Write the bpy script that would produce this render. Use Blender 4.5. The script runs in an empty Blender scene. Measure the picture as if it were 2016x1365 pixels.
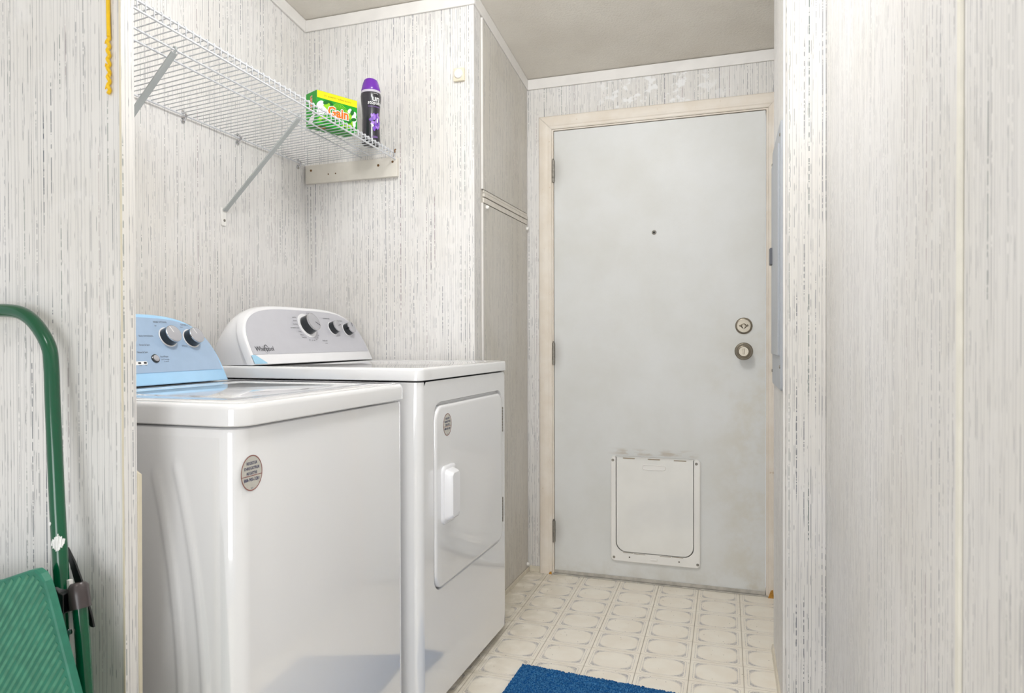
import bpy, bmesh, math, random
from mathutils import Vector, Matrix
random.seed(7)
sc = bpy.context.scene
COL = sc.collection
R = math.radians

# ------------------------------------------------------------------ camera
CAM_H = 1.032
yaw, pit, rol = R(18.7803), R(-0.5317), R(-0.1561)
fw = Vector((-math.sin(yaw), math.cos(yaw), 0)); rt = Vector((math.cos(yaw), math.sin(yaw), 0)); up = Vector((0, 0, 1))
fw2 = fw*math.cos(pit) + up*math.sin(pit); up2 = up*math.cos(pit) - fw*math.sin(pit)
rt3 = rt*math.cos(rol) + up2*math.sin(rol); up3 = up2*math.cos(rol) - rt*math.sin(rol)
cd = bpy.data.cameras.new('camera'); cam = bpy.data.objects.new('camera', cd); COL.objects.link(cam)
cd.sensor_width = 36; cd.lens = 1382.28/2016*36; cd.clip_start = 0.02
cd.dof.use_dof = True; cd.dof.focus_distance = 2.1; cd.dof.aperture_fstop = 10
cam.matrix_world = Matrix(((rt3.x, up3.x, -fw2.x, 0), (rt3.y, up3.y, -fw2.y, 0), (rt3.z, up3.z, -fw2.z, CAM_H), (0, 0, 0, 1)))
sc.camera = cam

# ------------------------------------------------------------------ world and lights
w = bpy.data.worlds.new('daylight'); sc.world = w; w.use_nodes = True
w.node_tree.nodes['Background'].inputs[0].default_value = (0.97, 0.985, 1.0, 1)
w.node_tree.nodes['Background'].inputs[1].default_value = 0.75
def area(name, loc, target, size, power, col=(1, 1, 1), shape='DISK', size_y=None):
    l = bpy.data.lights.new(name, 'AREA'); l.energy = power; l.color = col; l.shape = shape; l.size = size
    if size_y: l.size_y = size_y
    o = bpy.data.objects.new(name, l); COL.objects.link(o); o.location = loc
    o.rotation_euler = (Vector(target) - Vector(loc)).to_track_quat('-Z', 'Y').to_euler()
    return o
def bulb(name, loc, power, radius, col):
    l = bpy.data.lights.new(name, 'POINT'); l.energy = power; l.color = col; l.shadow_soft_size = radius
    o = bpy.data.objects.new(name, l); COL.objects.link(o); o.location = loc; return o
bulb('laundry_ceiling_lamp', (-0.50, 1.32, 2.28), 30, 0.13, (0.97, 0.985, 1.0))
area('hall_fill_overhead', (-0.75, -0.35, 2.55), (-0.75, -0.30, 0), 0.45, 4, (0.97, 0.985, 1.0))  # unseen overhead area light, added to fill the hall side
area('hall_fill_front', (0.10, -2.3, 1.05), (-0.40, 2.6, 0.30), 1.5, 33, (0.95, 0.975, 1.0), 'RECTANGLE', 1.3)  # unseen area light added behind the camera as frontal fill
sc.view_settings.view_transform = 'Standard'; sc.view_settings.look = 'None'
sc.view_settings.gamma = 1; sc.view_settings.use_curve_mapping = False
sc.view_settings.exposure = 0.11

# ------------------------------------------------------------------ node helpers
def S(r, g, b):
    f = lambda c: (c/255/12.92 if c/255 <= 0.04045 else ((c/255+0.055)/1.055)**2.4)
    return (f(r), f(g), f(b), 1)
class NT:
    def __init__(s, name):
        s.m = bpy.data.materials.new(name); s.m.use_nodes = True; s.t = s.m.node_tree
        s.b = s.t.nodes['Principled BSDF']
    def n(s, typ, **kw):
        x = s.t.nodes.new(typ)
        for k, v in kw.items(): setattr(x, k, v)
        return x
    def l(s, a, b): s.t.links.new(a, b)
    def put(s, sock, v):
        if hasattr(v, 'is_output'): s.l(v, sock)
        else: sock.default_value = v
    def math(s, op, a, b=None, c=None, clamp=False):
        x = s.n('ShaderNodeMath', operation=op, use_clamp=clamp)
        for i, v in enumerate((a, b, c)):
            if v is not None: s.put(x.inputs[i], v)
        return x.outputs[0]
    def ss(s, v, lo, hi, t0=0., t1=1.):
        x = s.n('ShaderNodeMapRange', interpolation_type='SMOOTHSTEP')
        s.put(x.inputs[0], v); x.inputs[1].default_value = lo; x.inputs[2].default_value = hi
        x.inputs[3].default_value = t0; x.inputs[4].default_value = t1
        return x.outputs[0]
    def mix(s, f, a, b):
        x = s.n('ShaderNodeMix', data_type='RGBA')
        s.put(x.inputs[0], f); s.put(x.inputs[6], a); s.put(x.inputs[7], b)
        return x.outputs[2]
    def noise(s, vec, scale, detail=2., rough=0.5):
        x = s.n('ShaderNodeTexNoise'); s.put(x.inputs['Vector'], vec)
        x.inputs['Scale'].default_value = scale; x.inputs['Detail'].default_value = detail; x.inputs['Roughness'].default_value = rough
        return x.outputs[0]
    def xyz(s, x, y, z):
        c = s.n('ShaderNodeCombineXYZ')
        for i, v in enumerate((x, y, z)): s.put(c.inputs[i], v)
        return c.outputs[0]
    def pos(s):
        g = s.n('ShaderNodeNewGeometry'); p = s.n('ShaderNodeSeparateXYZ'); s.l(g.outputs['Position'], p.inputs[0])
        return g.outputs['Position'], p.outputs[0], p.outputs[1], p.outputs[2]
    def rand(s, v):
        x = s.n('ShaderNodeTexWhiteNoise', noise_dimensions='1D'); s.put(x.inputs['W'], v); return x.outputs[0]
    def bump(s, h, strength, dist):
        b = s.n('ShaderNodeBump'); b.inputs['Strength'].default_value = strength; b.inputs['Distance'].default_value = dist
        s.put(b.inputs['Height'], h); s.l(b.outputs[0], s.b.inputs['Normal'])
    def fin(s, col, rough=0.5, metal=0., coat=0., spec=0.5):
        s.put(s.b.inputs['Base Color'], col); s.put(s.b.inputs['Roughness'], rough)
        s.b.inputs['Metallic'].default_value = metal; s.b.inputs['Coat Weight'].default_value = coat
        s.b.inputs['Coat Roughness'].default_value = 0.05; s.b.inputs['Coat IOR'].default_value = 1.75 if coat >= 0.9 else 1.5; s.b.inputs['Specular IOR Level'].default_value = spec
        return s.m
def mat(name, rgb, rough=0.5, metal=0., coat=0., var=0.04, vs=30., spec=0.5, bump=0.):
    m = NT(name); c = S(*rgb)
    tc = m.n('ShaderNodeTexCoord').outputs['Object']
    n = m.noise(tc, vs, 3)
    d = tuple(max(0, x*(1-var*2)) for x in c[:3])+(1,)
    col = m.mix(m.ss(n, 0.3, 0.7), c, d)
    if bump: m.bump(m.noise(tc, vs*6, 2), bump, 0.001)
    return m.fin(col, rough, metal, coat, spec)

def wallpaper(name, axis, base=(234, 232, 230), smear=False, dens=1.0):
    m = NT(name); P, X, Y, Z = m.pos(); s = m.math('ADD', X, Y)
    b0 = S(*base); b1 = S(base[0]-10, base[1]-11, base[2]-14)
    col = m.mix(m.ss(m.noise(P, 2.2, 4), 0.35, 0.7), b0, b1)
    hsum = None
    def layer(pitch, half, zs, th, soft, colr, strength, off, env=None):
        nonlocal col, hsum
        t = m.math('ADD', m.math('DIVIDE', s, pitch), off)
        cell = m.math('FLOOR', t); f = m.math('SUBTRACT', m.math('FRACT', t), 0.5)
        rr = m.rand(cell)
        f = m.math('SUBTRACT', f, m.math('MULTIPLY', m.math('SUBTRACT', rr, 0.5), 0.55))
        line = m.ss(m.math('ABSOLUTE', f), half*0.45, half, 1., 0.)
        r2 = m.rand(m.math('ADD', cell, 31.7))
        v = m.xyz(m.math('MULTIPLY', cell, 3.71), m.math('MULTIPLY', Z, zs), off)
        dash = m.ss(m.noise(v, 1.0, 2.5, 0.65), th, th+soft)
        k = m.math('MULTIPLY', line, dash)
        if env:
            v2 = m.xyz(m.math('MULTIPLY', cell, 5.3), m.math('MULTIPLY', Z, env[0]), off+9)
            k = m.math('MULTIPLY', k, m.ss(m.noise(v2, 1.0, 1.), env[1], env[1]+0.06))
        k = m.math('MULTIPLY', k, m.math('MULTIPLY_ADD', r2, 0.7, 0.3))
        hsum = k if hsum is None else m.math('ADD', hsum, k)
        k = m.math('MULTIPLY', k, strength*dens, clamp=True)
        if callable(colr): colr = colr(cell)
        col = m.mix(k, col, colr)
    def dye(cell):
        r = m.n('ShaderNodeValToRGB'); r.color_ramp.interpolation = 'CONSTANT'
        e = r.color_ramp.elements
        e[0].position = 0; e[0].color = S(52, 66, 84); e[1].position = 0.30; e[1].color = S(66, 92, 86)
        for p, c in ((0.5, S(118, 84, 100)), (0.64, S(84, 86, 92)), (0.85, S(58, 70, 96))):
            x = e.new(p); x.color = c
        m.l(m.rand(m.math('ADD', cell, 77.3)), r.inputs[0]); return r.outputs[0]
    layer(0.0078, 0.095, 1.6, 0.36, 0.2, S(146, 145, 149), 0.70, 0.0)
    layer(0.0034, 0.16, 5.0, 0.50, 0.1, S(164, 163, 167), 0.60, 3.3)
    layer(0.0070, 0.13, 16., 0.52, 0.08, S(104, 107, 115), 0.80, 7.1)
    layer(0.0170, 0.085, 75., 0.43, 0.06, dye, 0.85, 13.7, (3.2, 0.48))
    if smear:
        n = m.noise(m.xyz(m.math('MULTIPLY', X, 1.0), Y, m.math('MULTIPLY', Z, 1.2)), 26, 3, 0.6)
        env = m.math('MULTIPLY', m.ss(X, -0.75, -0.5), m.math('MULTIPLY', m.ss(X, -0.02, -0.28), m.ss(Z, 2.0, 2.03)))
        col = m.mix(m.math('MULTIPLY', m.ss(n, 0.52, 0.62), m.math('MULTIPLY', env, 0.8)), col, S(240, 240, 240))
    else:
        n = m.noise(P, 9, 4, 0.65)
        col = m.mix(m.math('MULTIPLY', m.ss(n, 0.56, 0.72), 0.45), col, b0)
    m.bump(hsum, 0.15, 0.0006)
    return m.fin(col, 0.52, spec=0.35)

# ------------------------------------------------------------------ materials
WX = wallpaper('striped_wallboard_across', 'X'); WY = wallpaper('striped_wallboard_along', 'Y')
WXS = wallpaper('striped_wallboard_patched', 'X', smear=True)
WYD = wallpaper('striped_panel', 'Y', base=(218, 214, 207), dens=0.8)
TRIM = mat('white_washed_moulding', (234, 231, 227), 0.45, var=0.03, vs=14)
ENAMEL = mat('white_enamel', (238, 238, 239), 0.12, coat=1.0, var=0.004, vs=3, spec=0.6)
ENAMEL2 = mat('white_plastic_gloss', (240, 240, 243), 0.22, coat=0.25, var=0.004, vs=3)
GREYP = mat('silver_grey_print', (196, 196, 203), 0.38, var=0.01)
FILMP = mat('blue_film_over_grey', (164, 188, 216), 0.25, coat=0.4, var=0.02)
FILMB = mat('blue_film_over_white', (168, 214, 250), 0.25, coat=0.4, var=0.01)
FILMC = mat('pale_blue_film', (160, 208, 236), 0.2, coat=0.4, var=0.02)
DARKT = mat('dark_glossy_knob_side', (18, 26, 30), 0.12, coat=0.6, var=0.02)
KFACE = mat('brushed_grey_knob_face', (182, 182, 188), 0.4, metal=0.25, var=0.02)
CHROME = mat('satin_chrome', (205, 205, 208), 0.2, metal=1.0, var=0.01)
NICKEL = mat('satin_nickel', (156, 148, 134), 0.34, metal=1.0, var=0.04)
STEEL = mat('aged_steel', (158, 153, 144), 0.42, metal=0.55, var=0.15, vs=80)
INK = mat('dark_grey_ink', (86, 86, 92), 0.6, var=0.01)
INKB = mat('black_ink', (44, 44, 50), 0.6, var=0.01)
NAVY = mat('navy_ink', (52, 58, 104), 0.6, var=0.01)
REDI = mat('red_brown_ink', (150, 84, 80), 0.6, var=0.01)
STICK = mat('pale_sticker_paper', (206, 203, 194), 0.45, var=0.02)
WHITEI = mat('white_ink', (244, 244, 244), 0.5, var=0.0)
WIRE = mat('white_vinyl_coated_wire', (214, 216, 220), 0.35, coat=0.2, var=0.01)
BRACE = mat('grey_white_painted_steel', (186, 191, 191), 0.4, var=0.02)
PINE = mat('whitewashed_board', (226, 221, 211), 0.55, var=0.05, vs=12)
RUST = mat('rusty_screw', (134, 98, 60), 0.55, metal=0.5, var=0.2, vs=300)
BEIGE = mat('cream_guard', (222, 213, 190), 0.45, var=0.03)
CASE = None
GREEN = mat('green_gloss_paint', (0, 86, 54), 0.14, coat=0.25, var=0.05, vs=8)
TREADG = mat('green_tread_vinyl', (40, 122, 98), 0.42, var=0.12, vs=40)
TREADL = mat('worn_green_tread_rib', (78, 146, 118), 0.5, var=0.14, vs=60)
BROWN = mat('dark_brown_plastic', (70, 62, 62), 0.3, var=0.08)
BLACKP = mat('black_plastic', (14, 16, 18), 0.3, var=0.05)
YELL = mat('yellow_plastic_cord', (246, 200, 10), 0.4, var=0.06, vs=60)
PANELG = mat('grey_painted_steel', (176, 180, 186), 0.38, var=0.02)
PLASW = mat('white_plastic', (242, 240, 236), 0.32, coat=0.1, var=0.02, vs=9)
PLASF = mat('translucent_white_flap', (240, 239, 235), 0.2, coat=0.3, var=0.03, vs=7)
GREYS = mat('grey_sweep_vinyl', (192, 187, 178), 0.5, var=0.12, vs=40)
ORNG = mat('bare_chipped_wood', (206, 150, 60), 0.7, var=0.2, vs=120)
DIRT = mat('dark_dirt', (70, 58, 44), 0.8, var=0.1)
def casing_mat():
    m = NT('aged_cream_casing'); P, X, Y, Z = m.pos()
    c = m.mix(m.ss(m.noise(P, 11, 4), 0.3, 0.75), S(234, 226, 215), S(226, 215, 200))
    c = m.mix(m.math('MULTIPLY', m.ss(m.noise(P, 55, 2), 0.72, 0.80), 0.5), c, S(190, 166, 134))
    return m.fin(c, 0.5)
CASE = casing_mat()
def door_mat():
    m = NT('pebbled_white_door'); P, X, Y, Z = m.pos()
    c = m.mix(m.ss(m.noise(P, 3.0, 5, 0.6), 0.3, 0.75), S(224, 225, 224), S(216, 216, 212))
    n = m.noise(P, 6, 5, 0.7)
    edge = m.math('MULTIPLY', m.ss(X, -0.22, 0.05), m.ss(Z, 1.35, 0.75))
    c = m.mix(m.math('MULTIPLY', m.math('MULTIPLY', m.ss(n, 0.38, 0.68), edge), 0.34), c, S(200, 188, 158))
    low = m.math('MULTIPLY', m.ss(Z, 0.12, 0.02), m.ss(n, 0.35, 0.7))
    c = m.mix(m.math('MULTIPLY', low, 0.3), c, S(186, 176, 156))
    v = m.xyz(m.math('MULTIPLY', X, 14), 0., m.math('MULTIPLY', Z, 40))
    grime = m.math('MULTIPLY', m.math('MULTIPLY', m.ss(Z, 0.535, 0.548), m.ss(Z, 0.575, 0.555)), m.math('MULTIPLY', m.ss(X, -0.60, -0.5), m.ss(X, -0.18, -0.24)))
    c = m.mix(m.math('MULTIPLY', m.math('MULTIPLY', grime, m.ss(m.noise(v, 1.0, 3), 0.42, 0.62)), 0.5), c, S(176, 158, 132))
    hx = m.math('ADD', X, 0.815)
    for hz in (1.77, 0.97, 0.19):
        d = m.math('SQRT', m.math('ADD', m.math('MULTIPLY', hx, hx), m.math('POWER', m.math('MULTIPLY', m.math('SUBTRACT', Z, hz), 0.45), 2.0)))
        c = m.mix(m.math('MULTIPLY', m.ss(d, 0.05, 0.0), 0.45), c, S(150, 144, 136))
    m.bump(m.noise(P, 420, 2), 0.35, 0.0006)
    return m.fin(c, 0.42, spec=0.4)
DOORM = door_mat()
def ceil_mat():
    m = NT('stippled_ceiling'); P, X, Y, Z = m.pos()
    c = m.mix(m.ss(m.noise(P, 4, 4), 0.3, 0.7), S(229, 224, 215), S(220, 214, 204))
    m.bump(m.noise(P, 120, 4, 0.6), 0.9, 0.003)
    return m.fin(c, 0.8, spec=0.2)
CEILM = ceil_mat()
TU, TV = 0.1606, 0.1405
def tile_mat():
    m = NT('printed_vinyl_tile'); tc = m.n('ShaderNodeTexCoord').outputs['Object']
    p = m.n('ShaderNodeSeparateXYZ'); m.l(tc, p.inputs[0])
    P, X, Y, Z = m.pos()
    u = m.math('ABSOLUTE', m.math('DIVIDE', p.outputs[0], TU/2)); v = m.math('ABSOLUTE', m.math('DIVIDE', p.outputs[1], TV/2))
    c = m.mix(m.ss(m.noise(P, 14, 4), 0.3, 0.7), S(248, 242, 230), S(243, 235, 221))
    pw = lambda a, k, e: m.math('POWER', m.math('DIVIDE', a, k), e)
    inner = m.math('ADD', pw(u, 0.78, 2.8), pw(v, 0.78, 2.8))
    box = m.math('MAXIMUM', m.math('MAXIMUM', m.math('DIVIDE', u, 0.86), m.math('DIVIDE', v, 0.85)), m.math('DIVIDE', m.math('ADD', u, v), 1.60))
    wear = m.ss(m.noise(P, 160, 2), 0.35, 0.65, 0.45, 1.0)
    line1 = m.ss(m.math('ABSOLUTE', m.math('SUBTRACT', box, 1.0)), 0.006, 0.022, 1., 0.)
    line2 = m.ss(m.math('ABSOLUTE', m.math('SUBTRACT', inner, 1.0)), 0.03, 0.10, 1., 0.)
    box2 = m.math('MAXIMUM', m.math('MAXIMUM', m.math('DIVIDE', u, 0.80), m.math('DIVIDE', v, 0.79)), m.math('DIVIDE', m.math('ADD', u, v), 1.49))
    corner = m.math('MULTIPLY', m.ss(inner, 1.0, 1.16), m.ss(box2, 0.985, 1.0, 1., 0.))
    hatch = m.ss(m.math('SINE', m.math('MULTIPLY', p.outputs[0], 2600)), -0.6, 0.6, 0.65, 1.0)
    ink = m.math('MAXIMUM', m.math('MULTIPLY', line1, 0.5), m.math('MAXIMUM', m.math('MULTIPLY', line2, 0.35), m.math('MULTIPLY', m.math('MULTIPLY', corner, hatch), 1.0)))
    c = m.mix(m.math('MULTIPLY', ink, wear), c, S(158, 155, 158))
    rim = m.ss(m.math('MAXIMUM', u, v), 0.965, 0.995)
    c = m.mix(m.math('MULTIPLY', rim, 0.5), c, S(190, 180, 164))
    c = m.mix(m.math('MULTIPLY', m.ss(m.noise(P, 34, 3, 0.7), 0.66, 0.74), 0.22), c, S(186, 164, 128))
    edge = m.math('MULTIPLY', m.ss(X, -0.66, -0.86), m.ss(m.noise(P, 18, 3), 0.3, 0.6))  # blotchy tint towards the appliances: shade at their bases put into the colour
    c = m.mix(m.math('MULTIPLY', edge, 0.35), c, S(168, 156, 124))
    spk = m.n('ShaderNodeTexVoronoi'); m.l(P, spk.inputs['Vector']); spk.inputs['Scale'].default_value = 42
    c = m.mix(m.ss(spk.outputs['Distance'], 0.05, 0.08, 0.8, 0.), c, S(92, 76, 58))
    return m.fin(c, 0.34, spec=0.45)
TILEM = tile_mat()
GROUT = mat('joint_line', (206, 198, 184), 0.6, var=0.05)
def rug_mat():
    m = NT('blue_chenille'); P, X, Y, Z = m.pos()
    c = m.mix(m.ss(m.noise(P, 260, 2), 0.35, 0.65), S(16, 70, 124), S(70, 128, 176))
    c = m.mix(m.ss(m.noise(P, 90, 2), 0.45, 0.7), c, S(28, 86, 146))
    return m.fin(c, 0.95, spec=0.1)
RUGM = rug_mat()

# ------------------------------------------------------------------ mesh helpers
ORG = {}
class MB:
    def __init__(s): s.v = []; s.f = []; s.mi = []; s.cur = 0
    def add(s, vs, fs):
        o = len(s.v); s.v += [tuple(x) for x in vs]; s.f += [tuple(i+o for i in q) for q in fs]; s.mi += [s.cur]*len(fs); return s
    def box(s, x0, x1, y0, y1, z0, z1):
        return s.add([(x0,y0,z0),(x1,y0,z0),(x1,y1,z0),(x0,y1,z0),(x0,y0,z1),(x1,y0,z1),(x1,y1,z1),(x0,y1,z1)],
                     [(0,3,2,1),(4,5,6,7),(0,1,5,4),(1,2,6,5),(2,3,7,6),(3,0,4,7)])
    def hexa(s, p):   # bottom 4 ccw, top 4 ccw
        return s.add(p, [(0,3,2,1),(4,5,6,7),(0,1,5,4),(1,2,6,5),(2,3,7,6),(3,0,4,7)])
    def loft(s, loops, c0=True, c1=True, closed=True):
        n = len(loops[0]); vs = [p for L in loops for p in L]; fs = []
        for k in range(len(loops)-1):
            for i in range(n if closed else n-1):
                j = (i+1) % n
                fs.append((k*n+i, k*n+j, (k+1)*n+j, (k+1)*n+i))
        if c0: fs.append(tuple(reversed(range(n))))
        if c1: fs.append(tuple((len(loops)-1)*n+i for i in range(n)))
        return s.add(vs, fs)
    def tube(s, pts, r, seg=8, caps=True):
        pts = [Vector(p) for p in pts]; loops = []; T0 = None; N = None
        for i, p in enumerate(pts):
            a = pts[i-1] if i else p; b = pts[i+1] if i < len(pts)-1 else p
            T = (b-a).normalized()
            if N is None:
                N = T.orthogonal().normalized()
            else:
                N = (N - T*N.dot(T)).normalized()
            B = T.cross(N)
            rr = r[i] if isinstance(r, (list, tuple)) else r
            loops.append([p + (N*math.cos(2*math.pi*k/seg) + B*math.sin(2*math.pi*k/seg))*rr for k in range(seg)])
        return s.loft(loops, caps, caps)
    def lathe(s, prof, o, ax, seg=24, u=None):  # prof list of (dist along axis, radius)
        o = Vector(o); ax = Vector(ax).normalized(); N = (Vector(u) if u else ax.orthogonal()).normalized(); B = ax.cross(N)
        loops = [[o + ax*h + (N*math.cos(2*math.pi*k/seg)+B*math.sin(2*math.pi*k/seg))*max(r, 1e-5) for k in range(seg)] for h, r in prof]
        return s.loft(loops)
def obj(name, mb, m, parent=None, smooth=None, bevel=0., bseg=2, origin=None):
    me = bpy.data.meshes.new(name)
    o = bpy.data.objects.new(name, me); COL.objects.link(o)
    if parent is not None: org = ORG[parent.name]
    elif origin is not None: org = Vector(origin)
    else:
        xs = [v[0] for v in mb.v]; ys = [v[1] for v in mb.v]; zs = [v[2] for v in mb.v]
        org = Vector(((min(xs)+max(xs))/2, (min(ys)+max(ys))/2, min(zs)))
    me.from_pydata([tuple(Vector(v)-org) for v in mb.v], [], mb.f)
    for mm in (m if isinstance(m, (list, tuple)) else [m]): me.materials.append(mm)
    if isinstance(m, (list, tuple)):
        for p, i in zip(me.polygons, mb.mi): p.material_index = i
    bm = bmesh.new(); bm.from_mesh(me); bmesh.ops.recalc_face_normals(bm, faces=bm.faces); bm.to_mesh(me); bm.free()
    if smooth is not None:
        me.shade_smooth(); me.set_sharp_from_angle(angle=R(smooth))
    if bevel:
        b = o.modifiers.new('bevel', 'BEVEL'); b.width = bevel; b.segments = bseg; b.limit_method = 'ANGLE'; b.angle_limit = R(40)
    if parent is not None: o.parent = parent
    else: o.location = org
    ORG[o.name] = org
    return o
def tag(o, label, cat, group=None):
    o['label'] = label; o['category'] = cat
    if group: o['group'] = group
    return o
def thing(name, label, cat, loc, group=None):
    o = bpy.data.objects.new(name, None); COL.objects.link(o); o.location = loc; o.empty_display_size = 0.05
    ORG[o.name] = Vector(loc); return tag(o, label, cat, group)
def struct(name, mb, m, **k):
    o = obj(name, mb, m, origin=(0, 0, 0), **k); o['kind'] = 'structure'; return o
def rrect(cx, cy, w, h, r, n=6):
    out = []
    for sx, sy, a0 in ((1, 1, 0), (-1, 1, 90), (-1, -1, 180), (1, -1, 270)):
        for i in range(n+1):
            a = R(a0+90*i/n); out.append((cx+sx*(w/2-r)+r*math.cos(a), cy+sy*(h/2-r)+r*math.sin(a)))
    return out
onX = lambda x: (lambda p: (x, p[0], p[1]))      # 2D (y,z) onto a plane of constant x
onY = lambda y: (lambda p: (p[0], y, p[1]))
onZ = lambda z: (lambda p: (p[0], p[1], z))
def plate(mb, loops2d_with_level, mk, c0=True, c1=True):
    return mb.loft([[mk(l)(p) for p in pts] for pts, l in loops2d_with_level], c0, c1)
_tx = {}
def text2d(txt, size, align='CENTER', off=0., shear=0., sx=1.0):
    key = (txt, off, shear, align)
    if key not in _tx:
        c = bpy.data.curves.new('lettering', 'FONT'); c.body = txt; c.size = 1; c.align_x = align; c.align_y = 'CENTER'
        c.offset = off; c.shear = shear; c.resolution_u = 2
        o = bpy.data.objects.new('lettering', c); COL.objects.link(o)
        me = bpy.data.meshes.new_from_object(o)
        _tx[key] = ([tuple(v.co[:2]) for v in me.vertices], [tuple(p.vertices) for p in me.polygons])
        bpy.data.objects.remove(o); bpy.data.curves.remove(c); bpy.data.meshes.remove(me)
    v, f = _tx[key]
    return [(x*size*sx, y*size) for x, y in v], f
def text(mb, txt, size, fn, at=(0, 0), **k):
    v, f = text2d(txt, size, **k); mb.add([fn((x+at[0], y+at[1])) for x, y in v], f)
def poly(mb, pts, fn): mb.add([fn(p) for p in pts], [tuple(range(len(pts)))])
def disc(mb, c, rx, ry, fn, n=28, rot=0.):
    poly(mb, [(c[0]+rx*math.cos(2*math.pi*i/n)*math.cos(rot)-ry*math.sin(2*math.pi*i/n)*math.sin(rot),
               c[1]+rx*math.cos(2*math.pi*i/n)*math.sin(rot)+ry*math.sin(2*math.pi*i/n)*math.cos(rot)) for i in range(n)], fn)
def ring(mb, c, rx, ry, wd, fn, n=40):
    vs = []; fs = []
    for i in range(n):
        a = 2*math.pi*i/n
        vs += [fn((c[0]+rx*math.cos(a), c[1]+ry*math.sin(a))), fn((c[0]+(rx-wd)*math.cos(a), c[1]+(ry-wd)*math.sin(a)))]
        j = (i+1) % n; fs.append((2*i, 2*j, 2*j+1, 2*i+1))
    mb.add(vs, fs)

# ------------------------------------------------------------------ the room
YB, XC, YD, XW = 2.9861, -0.9446, 2.3546, -1.6539
CE = lambda y: 2.6466 - 0.1542*y
YP = 0.88
# floor: a base sheet and the printed squares one by one
fl = struct('floor', MB().box(-3.2, 2.2, -2.6, 3.1, -0.06, -0.003), GROUT)
th = R(1.8); tu = Vector((math.cos(th), math.sin(th))); tv = Vector((-math.sin(th), math.cos(th)))
C0 = Vector((-0.2785, 2.804)); tme = None
for i in range(-10, 4):
    for j in range(-18, 3):
        c = C0 + tu*(i*TU) + tv*(j*TV)
        if not (-1.70 < c.x < 0.24 and 0.30 < c.y < 3.0): continue
        if (c.x > 0.17) or (c.y > 2.45 and c.x < -1.02) or c.x < -1.62 or c.y > 2.985: continue
        if c.x < -0.93 and 1.0 < c.y < 2.35 and not c.y < 1.05 and c.x > -1.7 and c.x < -1.0: pass
        if tme is None:
            g = 0.00035
            mb = MB(); mb.loft([rr3 for rr3 in [[(x, y, -0.003) for x, y in ((-TU/2+g, -TV/2+g), (TU/2-g, -TV/2+g), (TU/2-g, TV/2-g), (-TU/2+g, TV/2-g))],
                [(x, y, -0.0006) for x, y in ((-TU/2+g, -TV/2+g), (TU/2-g, -TV/2+g), (TU/2-g, TV/2-g), (-TU/2+g, TV/2-g))],
                [(x, y, 0.0) for x, y in ((-TU/2+2*g, -TV/2+2*g), (TU/2-2*g, -TV/2+2*g), (TU/2-2*g, TV/2-2*g), (-TU/2+2*g, TV/2-2*g))]]])
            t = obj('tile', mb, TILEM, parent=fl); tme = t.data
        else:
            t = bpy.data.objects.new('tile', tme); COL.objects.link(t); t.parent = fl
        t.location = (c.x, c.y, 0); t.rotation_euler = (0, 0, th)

def slope_box(x0, x1, y0, y1, z0, dz=0.0, top=CE):
    return MB().hexa([(x0, y0, z0), (x1, y0, z0), (x1, y1, z0), (x0, y1, z0),
                      (x0, y0, top(y0)+dz), (x1, y0, top(y0)+dz), (x1, y1, top(y1)+dz), (x0, y1, top(y1)+dz)])
yA, yB_ = -2.6, 3.1
struct('ceiling', MB().hexa([(-3.2, yA, CE(yA)), (2.2, yA, CE(yA)), (2.2, yB_, CE(yB_)), (-3.2, yB_, CE(yB_)),
        (-3.2, yA, CE(yA)+.06), (2.2, yA, CE(yA)+.06), (2.2, yB_, CE(yB_)+.06), (-3.2, yB_, CE(yB_)+.06)]), CEILM)
struct('wall_left', slope_box(XW-0.07, XW, YP+0.025, YD, -0.003), WY)
struct('wall_alcove', slope_box(XW-0.07, XC-0.025, YD, YD+0.06, -0.003), WX)
struct('wall_closet', slope_box(XC-0.06, XC, YD+0.06, YB, -0.003), WYD)
# back wall in three pieces round the door opening
D0, D1 = -0.8265, 0.0655
bw = MB()
for a, b, z0 in ((XC, D0, -0.003), (D0, D1, 1.954), (D1, 0.6, -0.003)):
    bw.hexa([(a, YB, z0), (b, YB, z0), (b, YB+0.1, z0), (a, YB+0.1, z0), (a, YB, CE(YB)), (b, YB, CE(YB)), (b, YB+0.1, CE(YB+.1)), (a, YB+0.1, CE(YB+.1))])
struct('wall_back', bw, WXS)
# partition to the left of the opening: thin panelled wall with its end showing
PX = -0.9688
struct('wall_partition', slope_box(-3.2, PX, YP, YP+0.025, -0.003), WX)
# right wall, the pier that narrows the passage and the recess beyond it
struct('wall_right', slope_box(0.192, 0.26, -0.1, 2.06, -0.003), WY)
pr = [(0.0845, 2.055), (0.26, 2.055), (0.26, 2.4777), (0.0725, 2.4777)]
struct('wall_pier', MB().hexa([(x, y, -0.003) for x, y in pr] + [(x, y, CE(y)) for x, y in pr]), WX)
struct('wall_recess', slope_box(0.135, 0.2, 2.4777, YB, -0.003), WY)

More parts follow.
